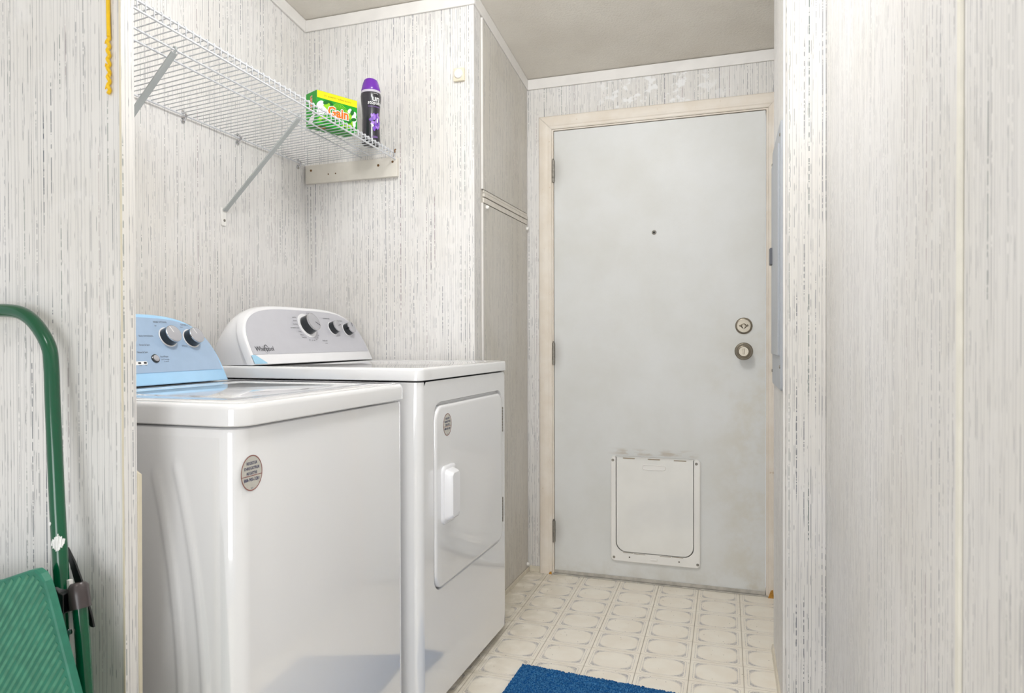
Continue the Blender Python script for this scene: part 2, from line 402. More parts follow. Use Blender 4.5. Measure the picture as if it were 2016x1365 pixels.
# mouldings
tn = [0]
def trim(mb, m=TRIM, **k):
    tn[0] += 1; return struct('trim_%d' % tn[0], mb, m, **k)
TH = 0.047
def crown_y(x, y0, y1, d):     # along Y on a wall of constant X, d = side it stands out to
    a, b = (x, x+d) if d > 0 else (x+d, x)
    e = 0.0005
    return MB().hexa([(a, y0, CE(y0)-TH), (b, y0, CE(y0)-TH), (b, y1, CE(y1)-TH), (a, y1, CE(y1)-TH),
                      (a, y0, CE(y0)-e), (b, y0, CE(y0)-e), (b, y1, CE(y1)-e), (a, y1, CE(y1)-e)])
def crown_x(y, x0, x1): 
    e = 0.0022
    return MB().box(x0, x1, y-0.009, y, CE(y)-TH, CE(y)-e)
trim(crown_y(XW, YP+0.025, YD, 0.009), bevel=0.002)
trim(crown_x(YD, XW+0.009, XC+0.009), bevel=0.002)
trim(crown_y(XC, YD, YB, 0.009), bevel=0.002)
trim(crown_x(YB, XC+0.009, 0.135), bevel=0.002)
# L shaped corner moulding on the outside corner of the closet
lc = MB()
lc.hexa([(x, y, 0) for x, y in ((XC-0.025, YD-0.003), (XC+0.003, YD-0.003), (XC+0.003, YD+0.06), (XC-0.025, YD+0.06))] +
        [(x, y, CE(y)-TH) for x, y in ((XC-0.025, YD-0.003), (XC+0.003, YD-0.003), (XC+0.003, YD+0.06), (XC-0.025, YD+0.06))])
trim(lc, WX, bevel=0.0015)
# corner strip on the partition end, pale groove and cap
trim(MB().box(PX-0.0035, PX-0.0005, YP-0.0012, YP, 0, 2.4), BEIGE)
# flat batten over the seam in the right hand wall
trim(MB().box(0.1885, 0.192, 0.772, 0.7845, 0, 2.35), mat('ivory_batten', (244, 240, 228), 0.4), bevel=0.001)
# inside corner beads of the pier
trim(MB().box(0.184, 0.192, 2.047, 2.055, 0, 2.31), WX, bevel=0.002)
trim(MB().box(0.0835, 0.0895, 2.0515, 2.055, 0, 2.31), TRIM, bevel=0.001)
# bottom guard sticking out behind the partition end
gd = MB()
gd.hexa([(PX-0.012, YP+0.0255, 0), (PX-0.0005, YP+0.0255, 0), (PX-0.0005, YP+0.032, 0), (PX-0.012, YP+0.032, 0),
         (PX-0.012, YP+0.0255, 0.816), (PX+0.0015, YP+0.0255, 0.812), (PX+0.0015, YP+0.034, 0.808), (PX-0.012, YP+0.034, 0.816)])
trim(gd, BEIGE, bevel=0.001)
# baseboards
def bbrd(name, mb):
    o = struct(name, mb, mat('ivory_base', (228, 220, 202), 0.45, var=0.06), bevel=0.002); return o
bbrd('baseboard_closet', MB().box(XC, XC+0.009, YD+0.063, YB, 0.0, 0.020))
bbrd('baseboard_back', MB().box(XC+0.010, -0.886, YB-0.006, YB, 0.0, 0.026))
qb = [(0.0765, 2.058), (0.0843, 2.058), (0.0723, 2.4777), (0.0645, 2.4777)]
bbrd('baseboard_right', MB().hexa([(x, y, 0.0) for x, y in qb]+[(x+0.003, y, 0.02) for x, y in qb]))

# ------------------------------------------------------------------ closet panels on the left of the door
XC_ = XC+0.0006; xf = XC+0.006
def panel(name, label, y0, y1, zb, zt):
    t = thing(name, label, 'panel', (XC_, (y0+y1)/2, zb))
    mb = MB().hexa([(XC_, y0, zb), (xf, y0, zb), (xf, y1, zb), (XC_, y1, zb)] + [(XC_, y0, zt(y0)), (xf, y0, zt(y0)), (xf, y1, zt(y1)), (XC_, y1, zt(y1))])
    obj('panel_face', mb, WYD, t, bevel=0.001)
    obj('edge_strip', MB().hexa([(XC_, y0-0.006, zb), (xf+0.002, y0-0.006, zb), (xf+0.002, y0-0.0005, zb), (XC_, y0-0.0005, zb)] +
        [(XC_, y0-0.006, zt(y0)), (xf+0.002, y0-0.006, zt(y0)), (xf+0.002, y0-0.0005, zt(y0)), (XC_, y0-0.0005, zt(y0))]), TRIM, t)
    return t
up_ = panel('closet_panel', 'upper striped closet panel beside the door, reaching the ceiling moulding', 2.432, 2.972, 1.592, lambda y: CE(y)-TH-0.002)
lo_ = panel('closet_panel', 'lower striped closet panel beside the door, running behind the dryer to the floor', 2.432, 2.972, 0.022, lambda y: 1.540)
for y, z in ((2.468, 1.530), (2.966, 1.524), (2.962, 0.038)):
    b = MB(); b.lathe([(0, 0.008), (0.004, 0.008), (0.008, 0.0062), (0.010, 0.003), (0.0103, 0)], (xf, y, z), (1, 0, 0), 12)
    obj('button', b, PLASW, lo_, smooth=50)
mid = thing('panel_batten', 'thin horizontal double batten between the two closet panels', 'batten', (XC, 2.70, 1.545))
for z0, z1, dx in ((1.543, 1.562, 0.007), (1.565, 1.578, 0.009), (1.580, 1.590, 0.006)):
    obj('strip', MB().box(XC, XC+dx, 2.44, 2.974, z0, z1), mat('batten_paint', (222, 216, 206), 0.5), mid, bevel=0.001)

# ------------------------------------------------------------------ outer door
dr = bpy.data.objects.new('door_1', None); COL.objects.link(dr); dr.location = (-0.381, YB, 0); dr['kind'] = 'structure'; ORG['door_1'] = Vector(dr.location)
SX0, SX1, SZ0, SZ1 = -0.8181, 0.056, 0.016, 1.946
slab = obj('slab', MB().box(SX0, SX1, YB-0.002, YB+0.042, SZ0, SZ1), DOORM, dr, bevel=0.0015)
# jamb strips between slab and casing
obj('jamb', MB().box(D0, SX0-0.002, YB-0.004, YB+0.06, 0, 1.954), CASE, dr)
obj('jamb', MB().box(SX1+0.0025, D1, YB-0.004, YB+0.06, 0, 1.954), CASE, dr)
obj('jamb', MB().box(SX0-0.002, SX1+0.0025, YB-0.004, YB+0.06, 1.949, 1.954), CASE, dr)
# mitred casing with a stepped profile: (distance from opening, thickness)
prof = [(0.0, 0.0), (0.0, 0.008), (0.003, 0.010), (0.012, 0.010), (0.016, 0.0125), (0.022, 0.0125), (0.027, 0.0145), (0.045, 0.015), (0.054, 0.013), (0.058, 0.008), (0.058, 0.0)]
def casing(a, b):   # a, b map (dist) -> (x,z)
    mb = MB(); loops = []
    for fn in (a, b):
        loops.append([(fn(d)[0], YB-t, fn(d)[1]) for d, t in prof])
    return mb.loft(loops)
cl = casing(lambda d: (D0-0.0005-d, 0.0), lambda d: (D0-0.0005-d, 1.9545+d))
ct = casing(lambda d: (D0-d, 1.955+d), lambda d: (D1+d, 1.955+d))
cr = casing(lambda d: (D1+0.0005+d, 0.0), lambda d: (D1+0.0005+d, 1.9545+d))
for c in (cl, ct, cr): obj('casing', c, CASE, dr, smooth=25)
ch = MB(); ch.hexa([(-0.842, YB-0.0165, 0.0), (-0.828, YB-0.0165, 0.0), (-0.828, YB-0.014, 0.0), (-0.842, YB-0.014, 0.0), (-0.838, YB-0.0165, 0.010), (-0.830, YB-0.0165, 0.013), (-0.830, YB-0.014, 0.013), (-0.838, YB-0.014, 0.010)])
obj('chipped_wood', ch, ORNG, dr)
ch = MB(); ch.hexa([(0.0665, YB-0.018, 0.0), (0.088, YB-0.018, 0.0), (0.088, YB-0.010, 0.0), (0.0665, YB-0.010, 0.0), (0.076, YB-0.018, 0.028), (0.084, YB-0.018, 0.034), (0.084, YB-0.010, 0.034), (0.076, YB-0.010, 0.028)])
obj('chipped_wood', ch, ORNG, dr)
obj('threshold', MB().box(D0, D1, YB-0.012, YB+0.06, 0.0, 0.005), GREYS, dr, bevel=0.002)
obj('door_sweep', MB().box(SX0, SX1, YB-0.006, YB-0.0022, 0.006, 0.020), GREYS, dr, bevel=0.001)
for hz in (1.7715, 0.9715, 0.1887):
    hb = MB()
    for k in range(5):
        z0 = hz-0.0485+k*0.0194
        hb.lathe([(0, 0.0052), (0.0006, 0.0058), (0.0186, 0.0058), (0.0190, 0.0052)], (SX0-0.002, YB-0.007, z0), (0, 0, 1), 12)
    hb.lathe([(0, 0.003), (0.004, 0.0045), (0.006, 0.002)], (SX0-0.002, YB-0.007, hz+0.0485), (0, 0, 1), 10)
    h = obj('hinge', hb, STEEL, dr, smooth=40)
    obj('hinge_leaf', MB().box(SX0+0.0005, SX0+0.004, YB-0.0035, YB-0.0021, hz-0.045, hz+0.045), STEEL, h)
# deadbolt plate with two screws and a small turn piece
kx = -0.0265
db = MB(); db.lathe([(0, 0.0335), (0.003, 0.0335), (0.006, 0.0315), (0.0075, 0.028), (0.0078, 0.027), (0.0066, 0.0262), (0.0072, 0.012), (0.0072, 0)], (kx, YB-0.002, 1.0865), (0, -1, 0), 36)
d_ = obj('deadbolt', db, NICKEL, dr, smooth=35)
for sx in (-0.0125, 0.0125):
    s_ = MB(); s_.lathe([(0, 0.0052), (0.0016, 0.0052), (0.0026, 0.003), (0.0016, 0.0014)], (kx+sx, YB-0.009, 1.0875), (0, -1, 0), 12)
    obj('screw', s_, NICKEL, d_, smooth=35)
tp = MB(); tp.lathe([(0, 0.011), (0.004, 0.009), (0.006, 0.0075)], (kx, YB-0.009, 1.0855), (0, -1, 0), 18)
tp.box(kx-0.0035, kx+0.0035, YB-0.021, YB-0.012, 1.074, 1.0905)
obj('thumb_turn', tp, NICKEL, d_, smooth=35, bevel=0.001)
kn = MB(); kn.lathe([(0, 0.0355), (0.003, 0.0355), (0.006, 0.033), (0.008, 0.024), (0.011, 0.0125), (0.026, 0.0115), (0.031, 0.016), (0.037, 0.0265), (0.047, 0.0305), (0.055, 0.0285), (0.0605, 0.022), (0.061, 0.0205), (0.057, 0.0185), (0.0565, 0.0)], (kx, YB-0.002, 0.984), (0, -1, 0), 36)
k_ = obj('door_knob', kn, NICKEL, dr, smooth=40)
kb = MB().box(kx-0.0028, kx+0.0028, YB-0.066, YB-0.0575, 0.973, 0.995)
obj('lock_button', kb, NICKEL, k_, bevel=0.0012)
pe = MB(); pe.lathe([(0, 0.0095), (0.002, 0.0095), (0.0035, 0.0075), (0.0037, 0.005), (0.0022, 0.0045)], (-0.3836, YB-0.002, 1.4815), (0, -1, 0), 20)
p_ = obj('peephole', pe, STEEL, dr, smooth=40)
gl = MB(); gl.lathe([(0, 0.0045), (0.001, 0.003), (0.0014, 0)], (-0.3836, YB-0.0042, 1.4815), (0, -1, 0), 14)
obj('lens', gl, DARKT, p_, smooth=40)
# pet door: frame, flap, screws, slots (a little out of square, as hung)
pa = R(0.15)
px0, px1, pz0, pz1 = -0.5668, -0.1960, 0.0875, 0.5360
pc = ((px0+px1)/2, (pz0+pz1)/2)
fy = YB-0.002
def fp(y): return lambda p: (p[0], y, p[1])
outer = lambda ins: rrect(pc[0], pc[1], px1-px0-2*ins, pz1-pz0-2*ins, 0.016, 7)
fx0, fx1, fz0, fz1 = -0.5425, -0.2236, 0.1300, 0.5335
def flap_loop(ins, n=7):     # square top, round bottom corners
    out = []; x0, x1, z0, z1 = fx0+ins, fx1-ins, fz0+ins, fz1-ins
    for cx, cz, a0, r in ((x1, z1, 0, 0.002), (x0, z1, 90, 0.002), (x0, z0, 180, 0.042), (x1, z0, 270, 0.042)):
        sx = -1 if cx == x1 else 1; sz = -1 if cz == z1 else 1
        for i in range(n+1):
            a = R(a0+90*i/n); out.append((cx+sx*r+r*math.cos(a), cz+sz*r+r*math.sin(a)))
    return out
pf = MB()
pf.loft([[fp(y)(p) for p in L] for L, y in ((outer(0), fy), (outer(0), fy-0.009), (outer(0.003), fy-0.012), (flap_loop(-0.0025), fy-0.012), (flap_loop(-0.0025), fy-0.003))], True, False)
pet = obj('pet_door', pf, PLASW, dr, smooth=30)
pet['label'] = 'white plastic pet door low in the door'
flp = MB(); flp.loft([[fp(y)(p) for p in L] for L, y in ((flap_loop(0), fy-0.001), (flap_loop(0), fy-0.009), (flap_loop(0.0015), fy-0.0105))])
obj('flap', flp, PLASF, pet, smooth=30)
hd = MB()
sl = lambda ins: rrect(-0.3840, 0.4945, 0.100-2*ins, 0.024-2*ins, 0.012-ins, 6)
hd.loft([[fp(y)(p) for p in L] for L, y in ((sl(0), fy-0.0105), (sl(0.0015), fy-0.0125), (sl(0.003), fy-0.0125), (sl(0.0045), fy-0.0108))])
obj('finger_pull', hd, PLASW, pet, smooth=30)
for x, z in ((-0.5573, 0.5182), (-0.2114, 0.5195), (-0.2064, 0.1036), (-0.5528, 0.1036)):
    q = MB(); q.lathe([(0, 0.0058), (0.0005, 0.0058), (0.0012, 0.0045), (0.0004, 0.0015)], (x, fy-0.012, z), (0, -1, 0), 12)
    obj('screw', q, STEEL, pet, smooth=40)
for x, z in ((-0.489, 0.5288), (-0.384, 0.5288), (-0.277, 0.5288)):
    obj('hinge_slot', MB().box(x-0.025, x+0.025, fy-0.0128, fy-0.0119, z-0.0018, z+0.0018), mat('slot_shadow_tan', (168, 152, 130), 0.7), pet)
obj('latch', MB().box(-0.3985, -0.3695, fy-0.016, fy-0.012, 0.1030, 0.1115), PLASW, pet, bevel=0.002)
for x0, x1, z in ((-0.516, -0.470, 0.1262), (-0.470, -0.418, 0.1248), (-0.362, -0.312, 0.1248), (-0.312, -0.262, 0.1262)):
    obj('latch_notch', MB().box(x0+0.002, x1-0.002, fy-0.0126, fy-0.0119, z-0.0009, z+0.0009), mat('notch_tan', (150, 134, 112), 0.7), pet)
for x in (-0.487, -0.281):
    q = MB(); q.lathe([(0, 0.003), (0.0006, 0.003), (0.0006, 0)], (x, fy-0.012, 0.1085), (0, -1, 0), 10); obj('pin_hole', q, DIRT, pet)

# ------------------------------------------------------------------ appliances
DX, DY0, DY1 = -0.8187, 1.658, 2.343
WXF, WY0, WY1 = -0.845, 1.000, 1.636
def body_loop(xf, xb, y0, y1, r, ins=0., n=6):
    return rrect((xf+xb)/2, (y0+y1)/2, xf-xb-2*ins, y1-y0-2*ins, max(r-ins, 0.002), n)
def arch(a, H, n=40):   # closed outline in (y,z): flat bottom, arched top
    pts = []
    for i in range(n+1):
        c = math.cos(math.pi*i/n); s_ = math.sin(math.pi*i/n)
        y = a*math.copysign(abs(c)**0.62, c); q = min(1, abs(y)/a)
        z = H*max(0.0, 1-q**4)**(1/3)
        if i in (0, n): z = 0
        pts.append((y, z))
    return pts
LEAN = math.tan(R(26))
def console(root, yc, a, H, x0, z0, xback, bez_m, pan_m, house_m):
    fnx = lambda off: (lambda p: (x0-(p[1])*LEAN+off, yc+p[0], z0+p[1]))
    sc_ = lambda k, kz, dz=0.: [(y*k, z*kz+dz) for y, z in arch(a, H)]
    # bezel frame with rolled edge
    b = MB()
    b.loft([[fnx(-0.030)(p) for p in sc_(0.985, 0.985)], [fnx(-0.026)(p) for p in sc_(1, 1)], [fnx(-0.008)(p) for p in sc_(1, 1)], [fnx(-0.002)(p) for p in sc_(0.993, 0.985, 0.001)], [fnx(0)(p) for p in sc_(0.98, 0.965, 0.003)], ])
    bz = obj('bezel', b, bez_m, root, smooth=40)
    # grey face standing above a plain strip
    pin = [(y*0.962, 0.031+z*0.775) for y, z in arch(a, H)]
    pin = [(y, z) for y, z in pin]
    f = MB(); f.loft([[fnx(-0.001)(p) for p in pin], [fnx(0.0012)(p) for p in pin]])
    fp_ = obj('control_panel', f, pan_m, root)
    # housing behind
    L = []
    D = (x0-xback)
    for t in (0, 0.05, 0.2, 0.4, 0.6, 0.78, 0.9, 0.97, 1.0):
        k = 1-0.07*t**3; kz = 0.985-0.34*t**2.6
        row = []
        for y, z in arch(a, H):
            zz = z*kz; xx = (x0-0.028-zz*LEAN)*(1-t) + (xback+0.0)*t
            row.append((xx, yc+y*0.99*k, z0+zz))
        L.append(row)
    h = MB(); h.loft(L)
    obj('console_housing', h, house_m, root, smooth=35)
    return fnx, fp_
def knob(root, c, ax, rb, h, face_r, ang, dial=0., side=DARKT):
    """dark sided knob with pale face, chrome rim and a pointer line; c on the panel"""
    c = Vector(c); ax = Vector(ax)
    mb = MB(); mb.lathe([(0, rb*1.02), (h*0.15, rb), (h*0.82, face_r*1.0), (h*0.9, face_r)], c, ax, 32)
    k = obj('knob', mb, side, root, smooth=40)
    rm = MB(); rm.lathe([(h*0.86, face_r*1.01), (h*0.98, face_r*1.0), (h, face_r*0.96), (h, face_r*0.9)], c, ax, 32)
    obj('knob_rim', rm, CHROME, k, smooth=40)
    fc = MB(); fc.lathe([(h*0.9, face_r*0.92), (h*1.0, face_r*0.92), (h*1.03, face_r*0.8), (h*1.04, 0)], c, ax, 32)
    obj('knob_face', fc, KFACE, k, smooth=40)
    u = Vector((0, 1, 0)); v = ax.cross(u).normalized()
    if v.z < 0: v = -v
    d = (u*math.cos(ang)+v*math.sin(ang)); e = ax.cross(d)
    q = []
    for s0, s1 in ((0.12, -1), (0.12, 1), (0.88, 1), (0.88, -1)):
        q.append(c + d*face_r*s0 + e*0.0009*s1 + ax*h*1.06)
    pl = MB(); pl.add([p for p in q]+[p-ax*h*0.08 for p in q], [(0, 1, 2, 3), (4, 7, 6, 5), (0, 4, 5, 1), (1, 5, 6, 2), (2, 6, 7, 3), (3, 7, 4, 0)])
    obj('pointer', pl, WHITEI if ang > 1.2 else INK, k)
    if dial:
        dm = MB(); dm.lathe([(-0.001, dial), (0.0016, dial), (0.0018, dial*0.98), (0.0018, rb)], c, ax, 36)
        obj('dial_ring', dm, ENAMEL2, root, smooth=40)
    return k
NRM = Vector((1, 0, LEAN)).normalized()

# ---- washer
wsh = thing('washer', 'white top-load washer nearest the camera with blue film on its console', 'washer', (-1.2, 1.318, 0))
WB = -1.56
b = MB()
lp = lambda ins: body_loop(WXF-0.004, WB, WY0+0.003, WY1-0.003, 0.034, ins)
b.loft([[(x, y, z) for x, y in lp(i)] for i, z in ((0.0, 0.03), (0, 0.868), (0.002, 0.8745), (0.006, 0.8765))])
# embossed left side: height field of curved ridges
import math as _m
ny, nz = 70, 90
def xo(z, base): return base - 0.062*max(0., (z-0.30)/0.5)**2.2 if z > 0.30 else base
def ridge(x, z):
    h = 0.
    for base, ztop, wdt in ((-0.905, 0.815, 0.026), (-0.955, 0.80, 0.030)):
        c = xo(z, base) - wdt*0.5 - (0.0)
        d = abs(x-c)
        if z > ztop-wdt*0.5: d = math.hypot(d, z-(ztop-wdt*0.5))
        k = max(0., min(1., (wdt*0.5-d)/0.009)); k = k*k*(3-2*k)
        h = max(h, 0.0024*k)
    return h
X0_, X1_, Z0_, Z1_ = -1.16, -0.886, 0.10, 0.86
vs = []; fs = []
for j in range(nz+1):
    for i in range(ny+1):
        x = X0_+(X1_-X0_)*i/ny; z = Z0_+(Z1_-Z0_)*j/nz
        e = min(1, i/3, (ny-i)/3, j/3, (nz-j)/3)
        vs.append((x, WY0+0.003-0.0004*e-ridge(x, z)*(1 if e > 0 else 0), z))
for j in range(nz):
    for i in range(ny):
        a = j*(ny+1)+i; fs.append((a, a+1, a+ny+2, a+ny+1))
b.add(vs, fs)
obj('body', b, ENAMEL, wsh, smooth=40)
tp = MB()
dk = lambda ins: body_loop(WXF+0.004, WB-0.005, WY0, WY1, 0.040, ins)
tp.loft([[(x, y, z) for x, y in dk(i)] for i, z in ((0.003, 0.8800), (0.0, 0.8825), (0.0, 0.910), (0.0015, 0.9155), (0.005, 0.9193), (0.010, 0.9205), (0.017, 0.9205), (0.0195, 0.9185))])
obj('top_deck', tp, ENAMEL, wsh, smooth=45)
ld = MB()
lid = lambda ins: rrect((WXF-0.018-1.365)/2, (WY0+WY1)/2, (WXF-0.018+1.365)-2*ins, WY1-WY0-0.044-2*ins, max(0.03-ins*0.2, 0.006), 6)
ld.loft([[(x, y, z) for x, y in lid(i)] for i, z in ((0, 0.9175), (0, 0.9210), (0.002, 0.9222), (0.055, 0.9222), (0.062, 0.9205), (0.10, 0.9205), (0.106, 0.9218))])
obj('lid', ld, ENAMEL, wsh, smooth=30)
fnx, cp = console(wsh, 1.3180, 0.282, 0.178, -1.378, 0.923, -1.535, FILMB, FILMP, ENAMEL2)
PN = lambda off: (lambda p: tuple(Vector((-1.378-(p[1]-0.923)*LEAN, p[0], p[1])) + NRM*off))
knob(wsh, PN(0.001)((1.440, 1.041)), NRM, 0.0250, 0.024, 0.0235, R(112), 0.028)
knob(wsh, PN(0.001)((1.5185, 1.038)), NRM, 0.0245, 0.024, 0.0228, R(112), 0.0275)
knob(wsh, PN(0.001)((1.2850, 1.036)), NRM, 0.0330, 0.026, 0.0310, R(100), 0.040)
bt = MB(); bt.lathe([(0, 0.0115), (0.003, 0.0112), (0.004, 0.0095)], PN(0.001)((1.373, 0.987)), NRM, 20)
bb = obj('start_button', bt, DARKT, wsh, smooth=40)
bt = MB(); bt.lathe([(0.003, 0.0088), (0.0052, 0.0084), (0.006, 0.006)], PN(0.001)((1.373, 0.987)), NRM, 20)
obj('button_face', bt, KFACE, bb, smooth=40)
bd = MB(); plate(bd, [(rrect(1.305, 0.9775, 0.078, 0.0085, 0.003, 3), 0.0005), (rrect(1.305, 0.9775, 0.078, 0.0085, 0.003, 3), 0.0018)], PN)
obj('indicator_band', bd, WHITEI, wsh)
for y in (1.281, 1.302, 1.3205, 1.3375):
    q = MB(); plate(q, [(rrect(y, 0.9775, 0.0085, 0.004, 0.0019, 3), 0.0018), (rrect(y, 0.9775, 0.0085, 0.004, 0.0019, 3), 0.0026)], PN)
    obj('indicator', q, INKB, wsh)
tx = MB(); F_ = PN(0.0022)
for s_, z_, y_, zz in (('RINSE OPTIONS', 0.0062, 1.432, 1.0800), ('WATER LEVEL', 0.0060, 1.517, 1.0740), ('Bulky Items/Sheets', 0.0058, 1.3710, 1.0440), ('Drain & Spin', 0.0062, 1.3560, 1.0215), ('Rinse & Spin', 0.0062, 1.3420, 1.0035),
                       ('Start/Pause', 0.0058, 1.4030, 0.9915), ('hold 3 seconds', 0.0042, 1.4030, 0.9845), ('to cancel', 0.0042, 1.4040, 0.9795), ('2 Rinses', 0.0056, 1.4850, 1.0180), ('Auto', 0.0050, 1.4990, 1.0680), ('On', 0.0050, 1.4760, 1.0370), ('Off', 0.0048, 1.4130, 1.0700),
                       ('Casual', 0.0058, 1.3360, 1.0640), ('wash', 0.0036, 1.302, 0.9715), ('rinse', 0.0036, 1.3205, 0.9715), ('spin', 0.0036, 1.3375, 0.9715)):
    text(tx, s_, z_, F_, (y_, zz))
obj('lettering', tx, INK, wsh)
def sticker(root, fn0, c, k):
    st = MB(); disc(st, c, 0.0290*k, 0.0325*k, fn0(0.0004), 40)
    s0 = obj('sticker', st, STICK, root); s0['label'] = 'oval registration sticker with a phone number'
    r_ = MB(); ring(r_, c, 0.0285*k, 0.0320*k, 0.0016*k, fn0(0.0007)); poly(r_, [(c[0]-0.0262*k, c[1]-0.0056*k), (c[0]+0.0262*k, c[1]-0.0056*k), (c[0]+0.0262*k, c[1]-0.0045*k), (c[0]-0.0262*k, c[1]-0.0045*k)], fn0(0.0007))
    obj('sticker_border', r_, REDI, s0)
    t_ = MB(); g = fn0(0.0008)
    for s_, z_, dz in (('REGISTER', 0.0074, 0.0175), ('ENREGISTRER', 0.0074, 0.0085), ('REGISTRE', 0.0074, -0.0005), ('888-900-3281', 0.0084, -0.0120)):
        text(t_, s_, z_*k, g, (c[0], c[1]+dz*k), off=0.012, sx=0.90)
    text(t_, 'W10', 0.003*k, g, (c[0], c[1]-0.0275*k))
    obj('sticker_text', t_, NAVY, s0)
sticker(wsh, lambda o: (lambda p: (WXF-0.004+o, p[0], p[1])), (1.0415, 0.7945), 1.0)
for x in (-0.90, -1.51):
    for y in (1.05, 1.586):
        q = MB(); q.lathe([(0, 0.018), (0.008, 0.018), (0.010, 0.010), (0.032, 0.010)], (x, y, 0), (0, 0, 1), 14); obj('foot', q, BLACKP, wsh)

# ---- dryer
dry = thing('dryer', 'white front-door dryer standing beyond the washer with silver-grey console', 'dryer', (-1.2, 2.0, 0))
DB = -1.56
b = MB()
yc_, zc_ = (1.7400+2.2985)/2, (0.337+0.8605)/2
hole = lambda ins, n=7: rrect(yc_, zc_, 2.2985-1.7400-2*ins, 0.8605-0.337-2*ins, 0.045-ins, n)
ob = body_loop(DX, DB, DY0+0.003, DY1, 0.022)
b.loft([[(x, y, z) for x, y in ob] for z in (0.030, 0.9205)], True, False)
# remove the flat front (replace it with a face round the door opening)
nf = []
for fidx, f in enumerate(b.f):
    if len(f) == 4 and all(abs(b.v[i][0]-DX) < 1e-6 for i in f): continue
    nf.append(f)
b.f = nf; b.mi = [0]*len(nf)
fy0, fy1 = DY0+0.003+0.022, DY1-0.022
hl = hole(0); ol = []
nper = len(hl)//4
corners = [(fy1, 0.9205), (fy0, 0.9205), (fy0, 0.030), (fy1, 0.030)]
# sample the rectangle with one point per hole point, corners at the arc middles
for k in range(4):
    for i in range(nper):
        t_ = i/(nper-1)
        cy, cz = corners[k]
        hy, hz = hl[k*nper+i]
        # first half of arc keeps the outer edge it faces
        if k == 0: p = (fy1, hz+(0.9205-hz)*min(1, 2*t_)) if t_ <= .5 else (fy1+(hy-fy1)*(2*t_-1), 0.9205)
        elif k == 1: p = (hy+(fy0-hy)*min(1, 2*t_), 0.9205) if t_ <= .5 else (fy0, 0.9205+(hz-0.9205)*(2*t_-1))
        elif k == 2: p = (fy0, hz+(0.030-hz)*min(1, 2*t_)) if t_ <= .5 else (fy0+(hy-fy0)*(2*t_-1), 0.030)
        else: p = (hy+(fy1-hy)*min(1, 2*t_), 0.030) if t_ <= .5 else (fy1, 0.030+(hz-0.030)*(2*t_-1))
        ol.append(p)
b.loft([[(DX, *p) for p in ol], [(DX, *p) for p in hl], [(DX-0.003, *p) for p in hole(0.002)], [(DX-0.014, *p) for p in hole(0.003)]], False, True)
obj('body', b, ENAMEL, dry, smooth=35)
tp = MB()
dk = lambda ins: body_loop(DX+0.004, DB-0.005, DY0-0.001, DY1+0.002, 0.024, ins)
tp.loft([[(x, y, z) for x, y in dk(i)] for i, z in ((0.003, 0.9240), (0.0, 0.926), (0.0, 0.951), (0.0015, 0.9555), (0.004, 0.958), (0.008, 0.959), (0.016, 0.959), (0.020, 0.957))])
obj('top_deck', tp, ENAMEL, dry, smooth=45)
dp = MB()
hz_ = lambda ins, dz=0.0: [(y, z-dz) for y, z in rrect(yc_, zc_-0.0025, 2.2985-1.7400-0.013-2*ins, 0.8605-0.337-0.016-2*ins, 0.042-ins, 7)]
dp.loft([[(x, *p) for p in hz_(i)] for i, x in ((0, DX-0.013), (0, DX-0.0015), (0.0015, DX+0.002), (0.005, DX+0.0042), (0.010, DX+0.0048))])
dd = obj('dryer_door', dp, ENAMEL, dry, smooth=40)
DF = DX+0.0048
hb = MB()
H = lambda y0, y1, z0, z1, r: rrect((y0+y1)/2, (z0+z1)/2, y1-y0, z1-z0, r, 5)
hb.loft([[(x, *p) for p in L] for L, x in ((H(1.7775, 1.870, 0.517, 0.679, 0.018), DF-0.0005), (H(1.7775, 1.870, 0.517, 0.679, 0.018), DF+0.006), (H(1.780, 1.866, 0.520, 0.676, 0.016), DF+0.009),
     (H(1.7815, 1.850, 0.526, 0.671, 0.014), DF+0.010), (H(1.7835, 1.842, 0.534, 0.666, 0.012), DF+0.028), (H(1.787, 1.836, 0.540, 0.662, 0.010), DF+0.033))])
obj('handle', hb, ENAMEL2, dd, smooth=35)
sticker(dd, lambda o: (lambda p: (DF+o, p[0], p[1])), (1.8225, 0.7930), 0.98)
for z0, z1 in ((0.713, 0.800), (0.400, 0.486)):
    hg = MB(); n_ = 9
    for k in range(n_):
        a = z0+(z1-z0)*k/n_; hg.box(DX-0.002, DX+0.004, 2.2935, 2.2995, a+0.0006, a+(z1-z0)/n_-0.0006)
    obj('hinge', hg, STEEL, dry, bevel=0.0006)
DN0, DZ0 = -1.345, 0.961
fnx, cp = console(dry, 2.000, 0.334, 0.182, DN0, DZ0, -1.515, ENAMEL2, GREYP, ENAMEL2)
PD = lambda off: (lambda p: tuple(Vector((DN0-(p[1]-DZ0)*LEAN, p[0], p[1])) + NRM*off))
knob(dry, PD(0.001)((1.999, 1.081)), NRM, 0.0330, 0.032, 0.0310, R(-30), 0.044)
knob(dry, PD(0.001)((2.147, 1.074)), NRM, 0.0235, 0.024, 0.0215, R(10), 0.026)
knob(dry, PD(0.001)((2.236, 1.070)), NRM, 0.0235, 0.024, 0.0215, R(65), 0.026)
tx = MB(); F_ = PD(0.0022)
def dial_txt(mb, words, c, rad, a0, a1, size, fn):
    for i, w_ in enumerate(words):
        a = R(a0+(a1-a0)*i/max(1, len(words)-1))
        y, z = c[0]+rad*math.cos(a), c[1]+rad*math.sin(a)
        al = 'RIGHT' if math.cos(a) < -0.2 else ('LEFT' if math.cos(a) > 0.2 else 'CENTER')
        text(mb, w_, size, fn, (y, z), align=al)
